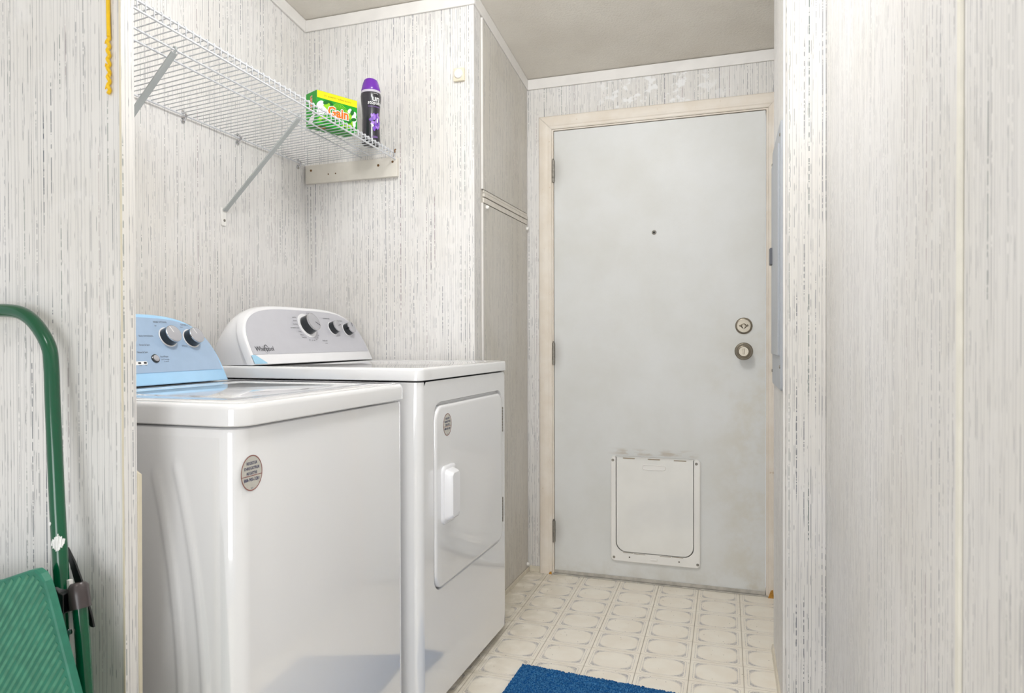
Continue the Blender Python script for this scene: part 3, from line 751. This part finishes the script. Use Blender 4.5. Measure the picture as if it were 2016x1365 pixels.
dial_txt(tx, ['Less Dry', 'Normal', 'More Dry', 'AUTOMATIC DRY', 'Heavy', 'Delicate', 'Timed Dry'], (1.999, 1.081), 0.050, 148, 232, 0.0058, F_)
dial_txt(tx, ['60', '50', '40', '30', '20', '10'], (1.999, 1.081), 0.050, 252, 318, 0.0058, F_)
dial_txt(tx, ['Off', 'Wrinkle Control'], (1.999, 1.081), 0.049, -5, 60, 0.0052, F_)
text(tx, 'TIMED DRY', 0.0062, F_, (2.066, 1.030)); text(tx, 'minutes', 0.0045, F_, (2.068, 1.022))
text(tx, 'TEMPERATURE', 0.0062, F_, (2.130, 1.1080)); text(tx, 'END SIGNAL', 0.0062, F_, (2.210, 1.1015))
obj('lettering', tx, INK, dry)
lg = MB(); text(lg, 'Whirlpool', 0.0205, PD(0.0021), (1.7375, 1.0070), off=0.0, sx=0.97)
# swirl ring round the letters
sw = []
for i in range(41):
    a = R(-60 + 330*i/40); rr = 0.0125
    sw.append((1.7445+rr*0.80*math.cos(a)-0.20*rr*math.sin(a)*-1*0.5, 1.0055+rr*1.0*math.sin(a)))
vs = []; fs = []
for i, p in enumerate(sw):
    t_ = i/40; wd = 0.0016*math.sin(math.pi*min(1, t_*1.0))+0.0002
    d = Vector((sw[min(i+1, 40)][0]-sw[max(i-1, 0)][0], sw[min(i+1, 40)][1]-sw[max(i-1, 0)][1])).normalized()
    vs += [PD(0.0022)((p[0]-d.y*wd/2, p[1]+d.x*wd/2)), PD(0.0022)((p[0]+d.y*wd/2, p[1]-d.x*wd/2))]
    if i: fs.append((2*i-2, 2*i, 2*i+1, 2*i-1))
lg.add(vs, fs)
obj('brand_mark', lg, INKB, dry)
fm = MB(); poly(fm, [(1.668, 0.9645), (1.668, 0.990), (1.686, 0.990), (1.724, 0.967), (1.724, 0.9645)], PD(0.0012))
fr = obj('film_remnant', fm, FILMC, dry); fr['label'] = 'scrap of pale blue protective film'
for x in (-0.87, -1.51):
    for y in (1.71, 2.29):
        q = MB(); q.lathe([(0, 0.018), (0.008, 0.018), (0.010, 0.010), (0.032, 0.010)], (x, y, 0), (0, 0, 1), 14); obj('foot', q, BLACKP, dry)

# ------------------------------------------------------------------ wire shelf
ZB = lambda y: 1.7193+0.0138*(2.325-y)
ZF = lambda y: 1.7329+0.0345*(2.3446-y)
XB, XF = XW+0.010, -1.2535
dz = lambda x, y: ZB(y)+(ZF(y)-ZB(y))*(x-XB)/(XF-XB)
SY0, SY1 = 0.965, 2.3405
shelf = thing('wire_shelf', 'white wire shelf on braces above the washer and dryer', 'shelf', (XB, 1.65, 1.72))
def rail(x, dz_, r): 
    q = MB(); q.tube([(x, SY0, dz(x, SY0)+dz_), (x, SY1, dz(x, SY1)+dz_)], r, 8); obj('rail', q, WIRE, shelf, smooth=60)
rw = 0.0016
rail(XB, -0.0042, 0.0027)
rail(-1.395, -0.0044, 0.0027); rail(-1.351, -0.0044, 0.0027)
rail(XF-0.002, -0.0042, 0.0027); 
q = MB(); q.tube([(XF+0.003, y, ZF(y)-0.0275) for y in (SY0, SY1)], 0.0027, 8); obj('rail', q, WIRE, shelf, smooth=60)
wm = MB(); Lw = XF-XB
pts = [(0, 0, 0), (Lw-0.004, 0, 0), (Lw-0.001, 0, 0.0006), (Lw+0.0016, 0, -0.0008), (Lw+0.0024, 0, -0.004), (Lw-0.0006, 0, -0.0275)]
wm.tube(pts, rw, 6)
wme = None; ny_ = int((SY1-SY0-0.01)/0.0231)
for i in range(ny_+1):
    y = SY1-0.006-i*0.0231
    if wme is None:
        o = bpy.data.objects.new('deck_wire', bpy.data.meshes.new('deck_wire')); o.data.from_pydata(wm.v, [], wm.f); o.data.materials.append(WIRE); o.data.shade_smooth(); wme = o.data
    else: o = bpy.data.objects.new('deck_wire', wme)
    COL.objects.link(o); o.parent = shelf
    o.location = Vector((XB, y, ZB(y))) - ORG['wire_shelf']
    o.rotation_euler = (0, -math.atan((ZF(y)-ZB(y))/Lw), 0)
for y in (1.385, 1.890):
    a = Vector((-1.353, y, dz(-1.353, y)-0.010)); c = Vector((XW+0.008, y+0.006, 1.462))
    d = (a-c).normalized(); s_ = Vector((0, 1, 0)); n_ = d.cross(s_).normalized()
    bm_ = MB(); loops = []
    for p in (c, c+(a-c)*0.5, a):
        loops.append([p+s_*u+n_*v for u, v in ((-0.0095, -0.003), (0.0095, -0.003), (0.0095, 0.001), (0.004, 0.004), (-0.004, 0.004), (-0.0095, 0.001))])
    bm_.loft(loops)
    br = obj('brace', bm_, BRACE, shelf, bevel=0.0008)
    hk = MB(); hk.tube([a+Vector((0.0, 0, 0.0)), a+Vector((0.006, 0, 0.006)), a+Vector((0.006, 0, 0.011)), a+Vector((0.001, 0, 0.0135)), a+Vector((-0.004, 0, 0.010))], 0.003, 6)
    obj('brace_hook', hk, BRACE, br)
    ft = MB(); L = lambda ins: rrect(y+0.006, 1.4425, 0.024-2*ins, 0.062-2*ins, 0.008-ins, 4)
    ft.loft([[(x, *p) for p in L(i)] for i, x in ((0, XW), (0, XW+0.004), (0.002, XW+0.006))])
    obj('foot_plate', ft, PLASW, br, smooth=35)
    scw = MB(); scw.lathe([(0, 0.0045), (0.0015, 0.0045), (0.002, 0.002)], (XW+0.006, y+0.006, 1.430), (1, 0, 0), 10)
    obj('screw', scw, STEEL, br)
for y in (1.7234, 1.9668, 2.303, 1.45):
    z = ZB(y)-0.004; cb = MB()
    cb.tube([(XW+0.002, y, z-0.016), (XW+0.010, y, z-0.012), (XW+0.016, y, z), (XW+0.011, y, z+0.0075), (XW+0.004, y, z+0.009)], 0.0032, 8)
    cb.lathe([(0, 0.008), (0.003, 0.008), (0.004, 0.006)], (XW, y, z-0.015), (1, 0, 0), 12)
    cb.lathe([(0, 0.006), (0.003, 0.006), (0.004, 0.004)], (XW, y, z+0.012), (1, 0, 0), 12)
    wc = obj('wall_clip', cb, CHROME, shelf, smooth=40)
    s_ = MB(); s_.lathe([(0, 0.0035), (0.0015, 0.003), (0.002, 0)], (XW+0.0042, y, z-0.0155), (1, 0, 0), 10); obj('clip_nail', s_, STEEL, wc)

# board under the end of the shelf
clt = thing('shelf_cleat', 'short whitewashed board under the end of the wire shelf', 'board', (-1.445, YD, 1.642))
ctop = lambda x: 1.7155-0.0
cb = MB().box(-1.6439, -1.2445, YD-0.018, YD, 1.6415, 1.7135)
obj('board', cb, PINE, clt, bevel=0.0025)
for x, z, r_ in ((-1.617, 1.692, 0.0045), (-1.322, 1.688, 0.005), (-1.262, 1.6965, 0.0045), (-1.539, 1.6725, 0.0028), (-1.507, 1.6725, 0.0028)):
    q = MB(); q.lathe([(0, r_), (0.0008, r_), (0.0014, r_*0.5), (0.0005, r_*0.2)], (x, YD-0.018, z), (0, -1, 0), 10); obj('screw', q, RUST, clt)
q = MB(); q.tube([(-1.249, YD-0.024, 1.728), (-1.249, YD-0.024, 1.738), (-1.246, YD-0.022, 1.741)], 0.0025, 6); obj('bent_nail', q, RUST, clt)

# ------------------------------------------------------------------ things on the shelf
A = Vector((-1.345, 1.978)); B = Vector((-1.279, 2.118)); Dv = Vector((-1.405, 2.006))
eU = (B-A); Wd = eU.length; eU.normalize(); eV = Vector((-eU.y, eU.x)); 
if eV.dot(Dv-A) < 0: eV = -eV
Dp = 0.068
zb_ = max(dz(*p) for p in (A, B, A+eV*Dp, B+eV*Dp)) + 0.0016
BH = 0.112
bx = thing('dryer_sheet_box', 'green and yellow laundry sheet box standing on the wire shelf', 'box', (A.x, A.y, zb_))
Vx = lambda u, v, z: (A.x+eU.x*u+eV.x*v, A.y+eU.y*u+eV.y*v, zb_+z)
GR = mat('bright_green_carton', (20, 160, 34), 0.38, var=0.05, vs=20); LIME = mat('lime_print', (150, 214, 30), 0.4, var=0.05)
DKG = mat('deep_green_print', (10, 110, 30), 0.4, var=0.05); YB_ = mat('yellow_print', (250, 228, 10), 0.4, var=0.0); ORP = mat('orange_print', (244, 116, 24), 0.4, var=0.0)
GTX = mat('olive_print', (120, 120, 20), 0.5, var=0.0)
c = MB().add([Vx(0, 0, 0), Vx(Wd, 0, 0), Vx(Wd, Dp, 0), Vx(0, Dp, 0), Vx(0, 0, BH), Vx(Wd, 0, BH), Vx(Wd, Dp, BH), Vx(0, Dp, BH)], [(0, 3, 2, 1), (4, 5, 6, 7), (0, 1, 5, 4), (1, 2, 6, 5), (2, 3, 7, 6), (3, 0, 4, 7)])
obj('carton', c, GR, bx, bevel=0.0008)
# front side faces -v ; the left end faces -u
nF = Vector((-eV.x, -eV.y, 0)); nE = Vector((-eU.x, -eU.y, 0))
FR = lambda o: (lambda p: tuple(Vector(Vx(p[0], 0, p[1]))+nF*o))
EN = lambda o: (lambda p: tuple(Vector(Vx(0, Dp-p[0], p[1]))+nE*o))
q = MB(); poly(q, [(0.001, BH-0.024), (Wd-0.001, BH-0.024), (Wd-0.001, BH-0.001), (0.001, BH-0.001)], FR(0.0004)); obj('yellow_band', q, YB_, bx)
q = MB(); text(q, '2in1 powerful + softens laundry', 0.0098, FR(0.0007), (Wd*0.5, BH-0.0125), sx=0.82); obj('lettering', q, GTX, bx)
q = MB()      # rays
for i in range(18):
    a = R(10*i); c0 = (0.085, 0.056)
    poly(q, [(c0[0]+0.006*math.cos(a), c0[1]+0.006*math.sin(a)), (c0[0]+0.033*math.cos(a-0.035), c0[1]+0.030*math.sin(a-0.035)), (c0[0]+0.033*math.cos(a+0.035), c0[1]+0.030*math.sin(a+0.035))], FR(0.0005))
disc(q, (0.030, 0.060), 0.026, 0.012, FR(0.0005), rot=0.9); disc(q, (0.128, 0.052), 0.026, 0.009, FR(0.0005), rot=-0.7); disc(q, (0.110, 0.016), 0.028, 0.006, FR(0.0005), rot=0.4)
disc(q, (0.018, 0.022), 0.016, 0.006, FR(0.0005), rot=0.5); disc(q, (0.132, 0.026), 0.02, 0.006, FR(0.0005), rot=0.9)
obj('lime_swirls', q, LIME, bx)
q = MB()
for x, z, r_, e, rt_ in ((0.012, 0.066, 0.017, 0.010, 0.8), (0.026, 0.052, 0.020, 0.009, -0.6), (0.014, 0.044, 0.016, 0.010, 0.2), (0.142, 0.060, 0.012, 0.008, 1.2), (0.146, 0.046, 0.010, 0.012, 0.2), (0.148, 0.030, 0.006, 0.013, 0.1), (0.124, 0.070, 0.010, 0.006, 0.9)):
    q = MB(); disc(q, (min(x, Wd-0.013), z), r_, e, FR(0.0006+0.00001*z*100), 20, rt_); obj('white_petal', q, WHITEI, bx)
q = MB()
for x, z, r_, e, rt_ in ((0.034, 0.078, 0.013, 0.006, 0.5), (0.052, 0.079, 0.010, 0.005, 2.6), (0.134, 0.066, 0.010, 0.007, 1.2), (0.140, 0.044, 0.011, 0.006, 0.3), (0.118, 0.034, 0.012, 0.005, -0.4), (0.060, 0.018, 0.018, 0.006, 0.3), (0.030, 0.012, 0.014, 0.005, -0.3), (0.140, 0.012, 0.012, 0.006, 0.6), (0.095, 0.008, 0.014, 0.004, 0.1)):
    q = MB(); disc(q, (x, z), r_, e, FR(0.0008+0.00001*z*100), 18, rt_); obj('leaf', q, DKG, bx)
q = MB(); text(q, 'Gain', 0.043, FR(0.0012), (0.080, 0.051), off=0.085, sx=1.0); lw = obj('logo_outline', q, WHITEI, bx)
q = MB(); text(q, 'Gain', 0.043, FR(0.0017), (0.080, 0.051), off=0.03, sx=1.0); obj('logo', q, ORP, bx)
q = MB(); text(q, 'Gain', 0.026, lambda p: EN(0.0008)((0.032-p[1], 0.075+p[0])), (0, 0), off=0.05); obj('logo_outline', q, WHITEI, bx)
q = MB(); text(q, 'Gain', 0.026, lambda p: EN(0.0011)((0.032-p[1], 0.075+p[0])), (0, 0), off=0.016); obj('logo', q, ORP, bx)
q = MB(); disc(q, (0.034, 0.020), 0.02, 0.012, EN(0.0006), 20, 0.5); obj('white_petal', q, WHITEI, bx)
q = MB(); disc(q, (0.05, 0.038), 0.012, 0.006, EN(0.0007), 20, -0.5); obj('white_petal', q, WHITEI, bx)
# orange mark under the carton
q = MB(); disc(q, (0.030, 0.026), 0.018, 0.008, lambda p: Vx(p[0], p[1], -0.0003), 20); obj('base_mark', q, ORP, bx)

bo = Vector((-1.298, 2.243, 0)); bz_ = dz(bo.x, bo.y)+0.0024
bt_ = thing('scent_bead_bottle', 'dark waisted bottle with purple cap on the shelf end', 'bottle', (bo.x, bo.y, bz_))
GLS = NT('dark_bottle'); GLS.fin(S(44, 42, 50), 0.24, coat=0.2); GLS = GLS.m
PURP = mat('purple_cap_plastic', (112, 42, 172), 0.25, coat=0.3, var=0.02); LAV = mat('lavender_print', (176, 132, 226), 0.4, var=0.1); LAV2 = mat('violet_print', (122, 70, 196), 0.4, var=0.1); CLR = mat('milky_collar', (206, 200, 214), 0.25, var=0.02)
BRAD = [(0, 0.030), (0.004, 0.0335), (0.030, 0.0325), (0.065, 0.0310), (0.100, 0.0305), (0.130, 0.0325), (0.158, 0.0358), (0.172, 0.0365), (0.182, 0.0350)]
def brad(z):
    for (a, r0), (b_, r1) in zip(BRAD, BRAD[1:]):
        if a <= z <= b_: return r0+(r1-r0)*(z-a)/(b_-a)
    return 0.04
O3 = Vector((bo.x, bo.y, bz_))
q = MB(); q.lathe(BRAD, O3, (0, 0, 1), 36); obj('bottle_body', q, GLS, bt_, smooth=40)
q = MB(); q.lathe([(0.182, 0.0350), (0.184, 0.0345), (0.190, 0.0340), (0.192, 0.0325)], O3, (0, 0, 1), 36); obj('collar', q, CLR, bt_, smooth=40)
cp_ = MB(); capl = []
for h, r_ in ((0.191, 0.0335), (0.193, 0.0342), (0.203, 0.0325), (0.217, 0.0290), (0.229, 0.0262), (0.233, 0.0245), (0.234, 0.0205), (0.229, 0.0)):
    capl.append([O3+Vector((max(r_, 1e-4)*math.cos(2*math.pi*k/36), max(r_, 1e-4)*math.sin(2*math.pi*k/36), h - (0.004*math.cos(2*math.pi*k/36-R(20))**2 if h > 0.225 and r_ > 0.02 else 0))) for k in range(36)])
cp_.loft(capl); obj('cap', cp_, PURP, bt_, smooth=40)
a0 = math.atan2(-bo.y, -bo.x) + R(24)
BT = lambda off: (lambda p: (bo.x+(brad(p[1])+off)*math.cos(a0+p[0]/0.034), bo.y+(brad(p[1])+off)*math.sin(a0+p[0]/0.034), bz_+p[1]))
q = MB(); text(q, 'un', 0.029, BT(0.0007), (0.004, 0.1580), off=0.018); text(q, 'stopables', 0.0170, BT(0.0007), (0.006, 0.1435), off=0.010, shear=0.15)
text(q, 'downy', 0.0065, BT(0.0007), (0.003, 0.1765)); obj('lettering', q, WHITEI, bt_)
q = MB(); text(q, 'in-wash scent booster', 0.0066, BT(0.0007), (0.0, 0.1305), sx=0.85); text(q, 'LUSH', 0.010, BT(0.0007), (0.0, 0.022), off=0.01)
poly(q, [(-0.024, 0.1358), (0.026, 0.1358), (0.026, 0.1348), (-0.024, 0.1348)], BT(0.0006)); obj('small_print', q, LAV, bt_)
rg = random.Random(3); q1, q2, q3 = MB(), MB(), MB()
for i in range(44):
    r_ = 0.026*math.sqrt(rg.random()); a = rg.random()*6.283
    c_ = (0.004+r_*0.85*math.cos(a), 0.078+r_*1.15*math.sin(a)); t = rg.random()
    tgt = q1 if t < 0.5 else (q2 if t < 0.93 else q3)
    disc(tgt, c_, 0.0062+0.003*rg.random(), 0.0032+0.0015*rg.random(), BT(0.0006+0.00004*i), 12, rg.random()*3.1)
obj('petals', q1, LAV, bt_); obj('petals', q2, LAV2, bt_); obj('petals', q3, WHITEI, bt_)

# ------------------------------------------------------------------ small wall button near the corner
wbn = thing('wall_button', 'small square cream-edged white button high on the alcove wall', 'button', (-0.997, YD, 1.967))
L = lambda ins: rrect(-0.997, 1.9905, 0.0415-2*ins, 0.047-2*ins, 0.003, 3)
q = MB(); q.loft([[(p[0], y, p[1]) for p in L(i)] for i, y in ((0, YD), (0, YD-0.010), (0.002, YD-0.012))]); obj('back_plate', q, mat('yellowed_plastic', (230, 220, 198), 0.4), wbn, smooth=30)
q = MB(); q.lathe([(0, 0.0165), (0.003, 0.0165), (0.0055, 0.0145), (0.0062, 0.008), (0.0062, 0)], (-0.997, YD-0.012, 1.992), (0, -1, 0), 24); obj('round_face', q, PLASW, wbn, smooth=40)

# ------------------------------------------------------------------ breaker panel on the side of the pier
dvec = Vector((0.0725-0.0845, 2.4777-2.055)).normalized(); nvec = Vector((-dvec.y, dvec.x))
if nvec.x > 0: nvec = -nvec
base = Vector((0.0845, 2.055))
bp_ = thing('breaker_panel', 'grey steel breaker panel on the narrow side of the right wall', 'breaker panel', (0.08, 2.26, 0.89))
PF = lambda o: (lambda p: (base.x+dvec.x*p[0]+nvec.x*o, base.y+dvec.y*p[0]+nvec.y*o, p[1]))
def pplate(name, s0, s1, z0, z1, o0, o1, m, par, r=0.004, ins=0.002):
    q = MB(); L = lambda i: rrect((s0+s1)/2, (z0+z1)/2, s1-s0-2*i, z1-z0-2*i, r, 3)
    q.loft([[PF(o)(p) for p in L(i)] for i, o in ((0, o0), (0, o1-ins), (ins, o1))]); return obj(name, q, m, par, smooth=30)
pplate('cover', 0.022, 0.405, 0.888, 1.640, 0.0, 0.006, PANELG, bp_, 0.012)
pd = pplate('panel_door', 0.060, 0.372, 0.985, 1.585, 0.006, 0.011, PANELG, bp_, 0.004)
pplate('latch', 0.318, 0.352, 1.268, 1.322, 0.011, 0.019, mat('dark_grey_latch', (104, 106, 112), 0.4), pd, 0.003)
for s_, z_ in ((0.035, 1.60), (0.035, 0.955), (0.392, 1.60), (0.392, 0.93)):
    q = MB(); q.lathe([(0, 0.005), (0.002, 0.005), (0.003, 0.003)], PF(0.006)((s_, z_)), (nvec.x, nvec.y, 0), 10); obj('screw', q, STEEL, bp_)

# ------------------------------------------------------------------ yellow cord on the partition
def hpt(i): pass
yp = [(-0.9895, YP-0.004, 1.86), (-0.9905, YP-0.004, 1.75), (-0.9915, YP-0.004, 1.62), (-0.9908, YP-0.004, 1.56), (-0.9900, YP-0.004, 1.528)]
q = MB(); q.tube(yp, 0.0032, 8)
tw = []
for i in range(60):
    t = i/59; z = 1.528-0.0925*t; a = t*6.5*2*math.pi
    tw.append((-0.9898+0.0014*math.cos(a), YP-0.0052+0.0014*math.sin(a), z))
q.tube(tw, 0.0030, 7)
for i in range(5):
    z = 1.515-0.0185*i; q.tube([(-0.9898+0.0036*(1 if i % 2 else -1), YP-0.006, z+0.006), (-0.9898+0.0052*(1 if i % 2 else -1), YP-0.007, z+0.001)], [0.0016, 0.0008], 5)
cord = obj('pull_cord', q, YELL, None, smooth=50)
tag(cord, 'yellow plastic cord with twisted end hanging down the left partition', 'cord')

# ------------------------------------------------------------------ rug
rA, rB, rC, rD = Vector((-0.684, 2.098)), Vector((-0.085, 2.0565)), Vector((-0.085, 1.24)), Vector((-0.684, 1.28))
nu, nv = 230, 330
rg = random.Random(11); vs = []; fs = []
hts = [[rg.random() for _ in range(nu+1)] for _ in range(nv+1)]
for j in range(nv+1):
    v = j/nv
    for i in range(nu+1):
        u = i/nu; p = (rA*(1-u)+rB*u)*(1-v)+(rD*(1-u)+rC*u)*v
        e = min(1, i/2, (nu-i)/2, j/2, (nv-j)/2)
        du = min(u*0.6, (1-u)*0.6); dv_ = min(v*0.82, (1-v)*0.82); dmin = min(du, dv_)
        groove = 0.0
        for g in (0.045, 0.052, 0.075):
            groove = max(groove, max(0, 1-abs(dmin-g)/0.004))
        jit = 0.0012
        h = 0.001 + e*(0.0085 + 0.0055*hts[j][i] - 0.006*groove)
        vs.append((p.x+(rg.random()-0.5)*jit*2, p.y+(rg.random()-0.5)*jit*2, h if e > 0 else 0.0))
for j in range(nv):
    for i in range(nu):
        a = j*(nu+1)+i; fs.append((a, a+nu+1, a+nu+2, a+1))
rug = obj('bath_rug', MB().add(vs, fs), RUGM, None)
rug.data.shade_smooth()
tag(rug, 'blue ribbed chenille rug on the floor in front of the dryer', 'rug')

# ------------------------------------------------------------------ folded step stool leaning on the partition
stl = thing('step_stool', 'green folded tubular step stool leaning on the left partition', 'step stool', (-1.24, 0.76, 0))
def sp(x, z, off=0.0): return (x, 0.845-off-(1.08-z)*0.1, z)
cx = -1.235
def leg_pts(sgn):
    half = [(0.0, 1.0842), (0.05, 1.0840), (0.088, 1.0779), (0.121, 1.0590), (0.1517, 1.0255), (0.1623, 0.9926), (0.1731, 0.9276), (0.2012, 0.7697), (0.2201, 0.6705), (0.252, 0.49), (0.300, 0.20), (0.333, 0.012)]
    return [(cx+sgn*x, z) for x, z in half]
def smooth_pts(p, n=4):
    out = []
    for i in range(len(p)-1):
        p0 = p[max(i-1, 0)]; p1 = p[i]; p2 = p[i+1]; p3 = p[min(i+2, len(p)-1)]
        for k in range(n):
            t = k/n
            out.append(tuple(0.5*((2*b)+(-a+c)*t+(2*a-5*b+4*c-d)*t*t+(-a+3*b-3*c+d)*t**3) for a, b, c, d in zip(p0, p1, p2, p3)))
    out.append(p[-1]); return out
full = list(reversed(leg_pts(-1)))[:-1] + leg_pts(1)
q = MB(); q.tube([sp(x, z) for x, z in smooth_pts(full)], 0.0112, 16); obj('frame', q, GREEN, stl, smooth=60)
for sgn in (1, -1):
    mx = lambda x: x if sgn > 0 else 2*cx-x
    q = MB(); q.tube([sp(mx(x), z, -0.004) for x, z in ((-0.980, 0.645), (-0.965, 0.578), (-0.9503, 0.5025), (-0.905, 0.27), (-0.857, 0.012))], 0.0105, 14)
    lg_ = obj('leg', q, GREEN, stl, smooth=60)
    # brown end cap with a hooked lip
    q = MB(); q.tube([sp(mx(-0.9735), 0.622, -0.004), sp(mx(-0.9785), 0.640, -0.004), sp(mx(-0.9815), 0.654, -0.004), sp(mx(-0.9825), 0.659, -0.004)], [0.0150, 0.0150, 0.0142, 0.0105], 16)
    obj('end_cap', q, BROWN, lg_, smooth=50)
    q = MB(); pp = [Vector(sp(mx(x), z, 0.006)) for x, z in ((-1.022, 0.656), (-1.008, 0.655), (-0.998, 0.648), (-0.990, 0.646))]
    lo = []
    for p in pp: lo.append([p+Vector((0, d, z)) for d, z in ((-0.009, 0), (0.012, 0), (0.012, -0.030), (-0.009, -0.030))])
    q.loft(lo); obj('hook_clip', q, BLACKP, stl, bevel=0.002)
    # flat folding link behind the cap
    q = MB(); lo = []
    for x, z, h_ in ((-1.029, 0.704, 0.002), (-1.016, 0.684, 0.006), (-0.999, 0.655, 0.008), (-0.972, 0.604, 0.007), (-0.963, 0.590, 0.003)):
        lo.append([sp(mx(x-h_), z, -0.0175), sp(mx(x+h_), z, -0.0175), sp(mx(x+h_), z, -0.0205), sp(mx(x-h_), z, -0.0205)])
    q.loft(lo); obj('folding_link', q, BLACKP, stl)
    q = MB(); lo = []
    for x, z in ((-0.9995, 0.662), (-0.994, 0.62), (-0.990, 0.58), (-0.984, 0.545)):
        lo.append([sp(mx(x-0.003), z, 0.0), sp(mx(x+0.003), z, 0.0), sp(mx(x+0.003), z, -0.006), sp(mx(x-0.003), z, -0.006)])
    q.loft(lo); obj('spacer_strip', q, PLASW, stl)
    for x, z, pr_ in ((-1.0347, 0.6747, 0.010), (-0.9785, 0.5905, 0.007)):
        q = MB(); q.lathe([(0, 0.0045), (0.002, 0.0045), (0.0035, 0.003), (0.0038, 0)], sp(mx(x), z, pr_-0.0005), (0, -1, 0.1), 12); obj('rivet', q, CHROME, stl, smooth=40)
    q = MB(); q.tube([sp(mx(-0.9020), 0.028), sp(mx(-0.9020+0.0045), 0.0)], 0.0135, 12); obj('foot_tip', q, BLACKP, stl)
q = MB()
for i in range(13):
    ph_ = R(-6+7.8*i); k_ = 1-abs(i-6)/8.5; rs = 0.0113
    pp = []
    for t in (-1, -0.5, 0, 0.5, 1):
        z = 0.7190+0.0125*k_*t+0.0012*math.sin(i*2.3); xc = -1.0242-(z-0.7190)*0.19
        pp.append(sp(xc+rs*math.sin(ph_+t*0.10), z, rs*math.cos(ph_+t*0.10)))
    q.tube(pp, 0.0008, 5)
obj('white_paint_scuff', q, WHITEI, stl)
q = MB(); q.lathe([(0, 0.003), (0.0008, 0.003), (0.001, 0)], sp(-1.0297-0.0113*0.26, 0.7475, 0.0109), (-0.26, -1, 0.1), 10); obj('paint_chip', q, WHITEI, stl)
# big tread folded up, with diagonal grip ribs
TO = 0.045
tr = [(-1.43, 0.585), (-1.42, 0.560), (-1.36, 0.30), (-0.800, 0.30), (-0.815, 0.345), (-0.908, 0.5296), (-0.972, 0.6575), (-0.984, 0.678), (-0.994, 0.688), (-1.006, 0.6925), (-1.018, 0.6905), (-1.0836, 0.6676), (-1.40, 0.598)]
q = MB(); q.loft([[sp(x, z, TO-0.006) for x, z in tr], [sp(x, z, TO+0.005) for x, z in tr], [sp(x+(-1.12-x)*0.012, z+(0.48-z)*0.012, TO+0.0065) for x, z in tr]])
trd = obj('tread', q, TREADG, stl)
def clip_line(p, d, poly_):
    ts = []
    for i in range(len(poly_)):
        a = Vector(poly_[i]); b_ = Vector(poly_[(i+1) % len(poly_)]); e = b_-a
        den = d.x*e.y-d.y*e.x
        if abs(den) < 1e-9: continue
        w_ = a-p; t = (w_.x*e.y-w_.y*e.x)/den; s_ = (w_.x*d.y-w_.y*d.x)/den
        if 0 <= s_ < 1: ts.append(t)
    return sorted(ts)
cen = Vector((-1.12, 0.48)); rd = Vector((0.53, 0.848)).normalized(); rn = Vector((rd.y, -rd.x))
inner_p = [tuple(Vector(p)+(cen-Vector(p))*0.035) for p in tr]
for k in range(-27, 30):
    p0 = cen+rn*(k*0.0105); ts = clip_line(p0, rd, inner_p)
    if len(ts) < 2 or ts[-1]-ts[0] < 0.02: continue
    a, b_ = p0+rd*ts[0], p0+rd*ts[-1]; lo = []
    for p in (a, b_):
        lo.append([sp(*(p-rn*0.0032), TO+0.0060), sp(*(p-rn*0.0022), TO+0.0072), sp(*(p+rn*0.0022), TO+0.0072), sp(*(p+rn*0.0032), TO+0.0060)])
    obj('grip_rib', MB().loft(lo), TREADL, trd)
for x, z in ((-1.0795, 0.652), (-1.045, 0.660)):
    pass
q = MB(); q.lathe([(0, 0.0045), (0.002, 0.0045), (0.003, 0.002)], sp(-1.079, 0.6555, TO+0.0065), (0, -1, 0.1), 10); obj('rivet', q, CHROME, trd)
# lower step, folded flat below the frame
lw_ = [(-1.40, 0.27), (-1.44, 0.10), (-1.03, 0.10), (-1.07, 0.27)]
q = MB(); q.loft([[sp(x, z, o) for x, z in lw_] for o in (TO-0.006, TO+0.006)]); obj('lower_step', q, TREADG, stl, bevel=0.003)

# print made of many tiny pieces, too small to pick apart
for o in bpy.data.objects:
    if o.name.split('.')[0] in ('lettering', 'sticker_text', 'small_print', 'petals', 'lime_swirls', 'white_paint_scuff'):
        o['kind'] = 'stuff'
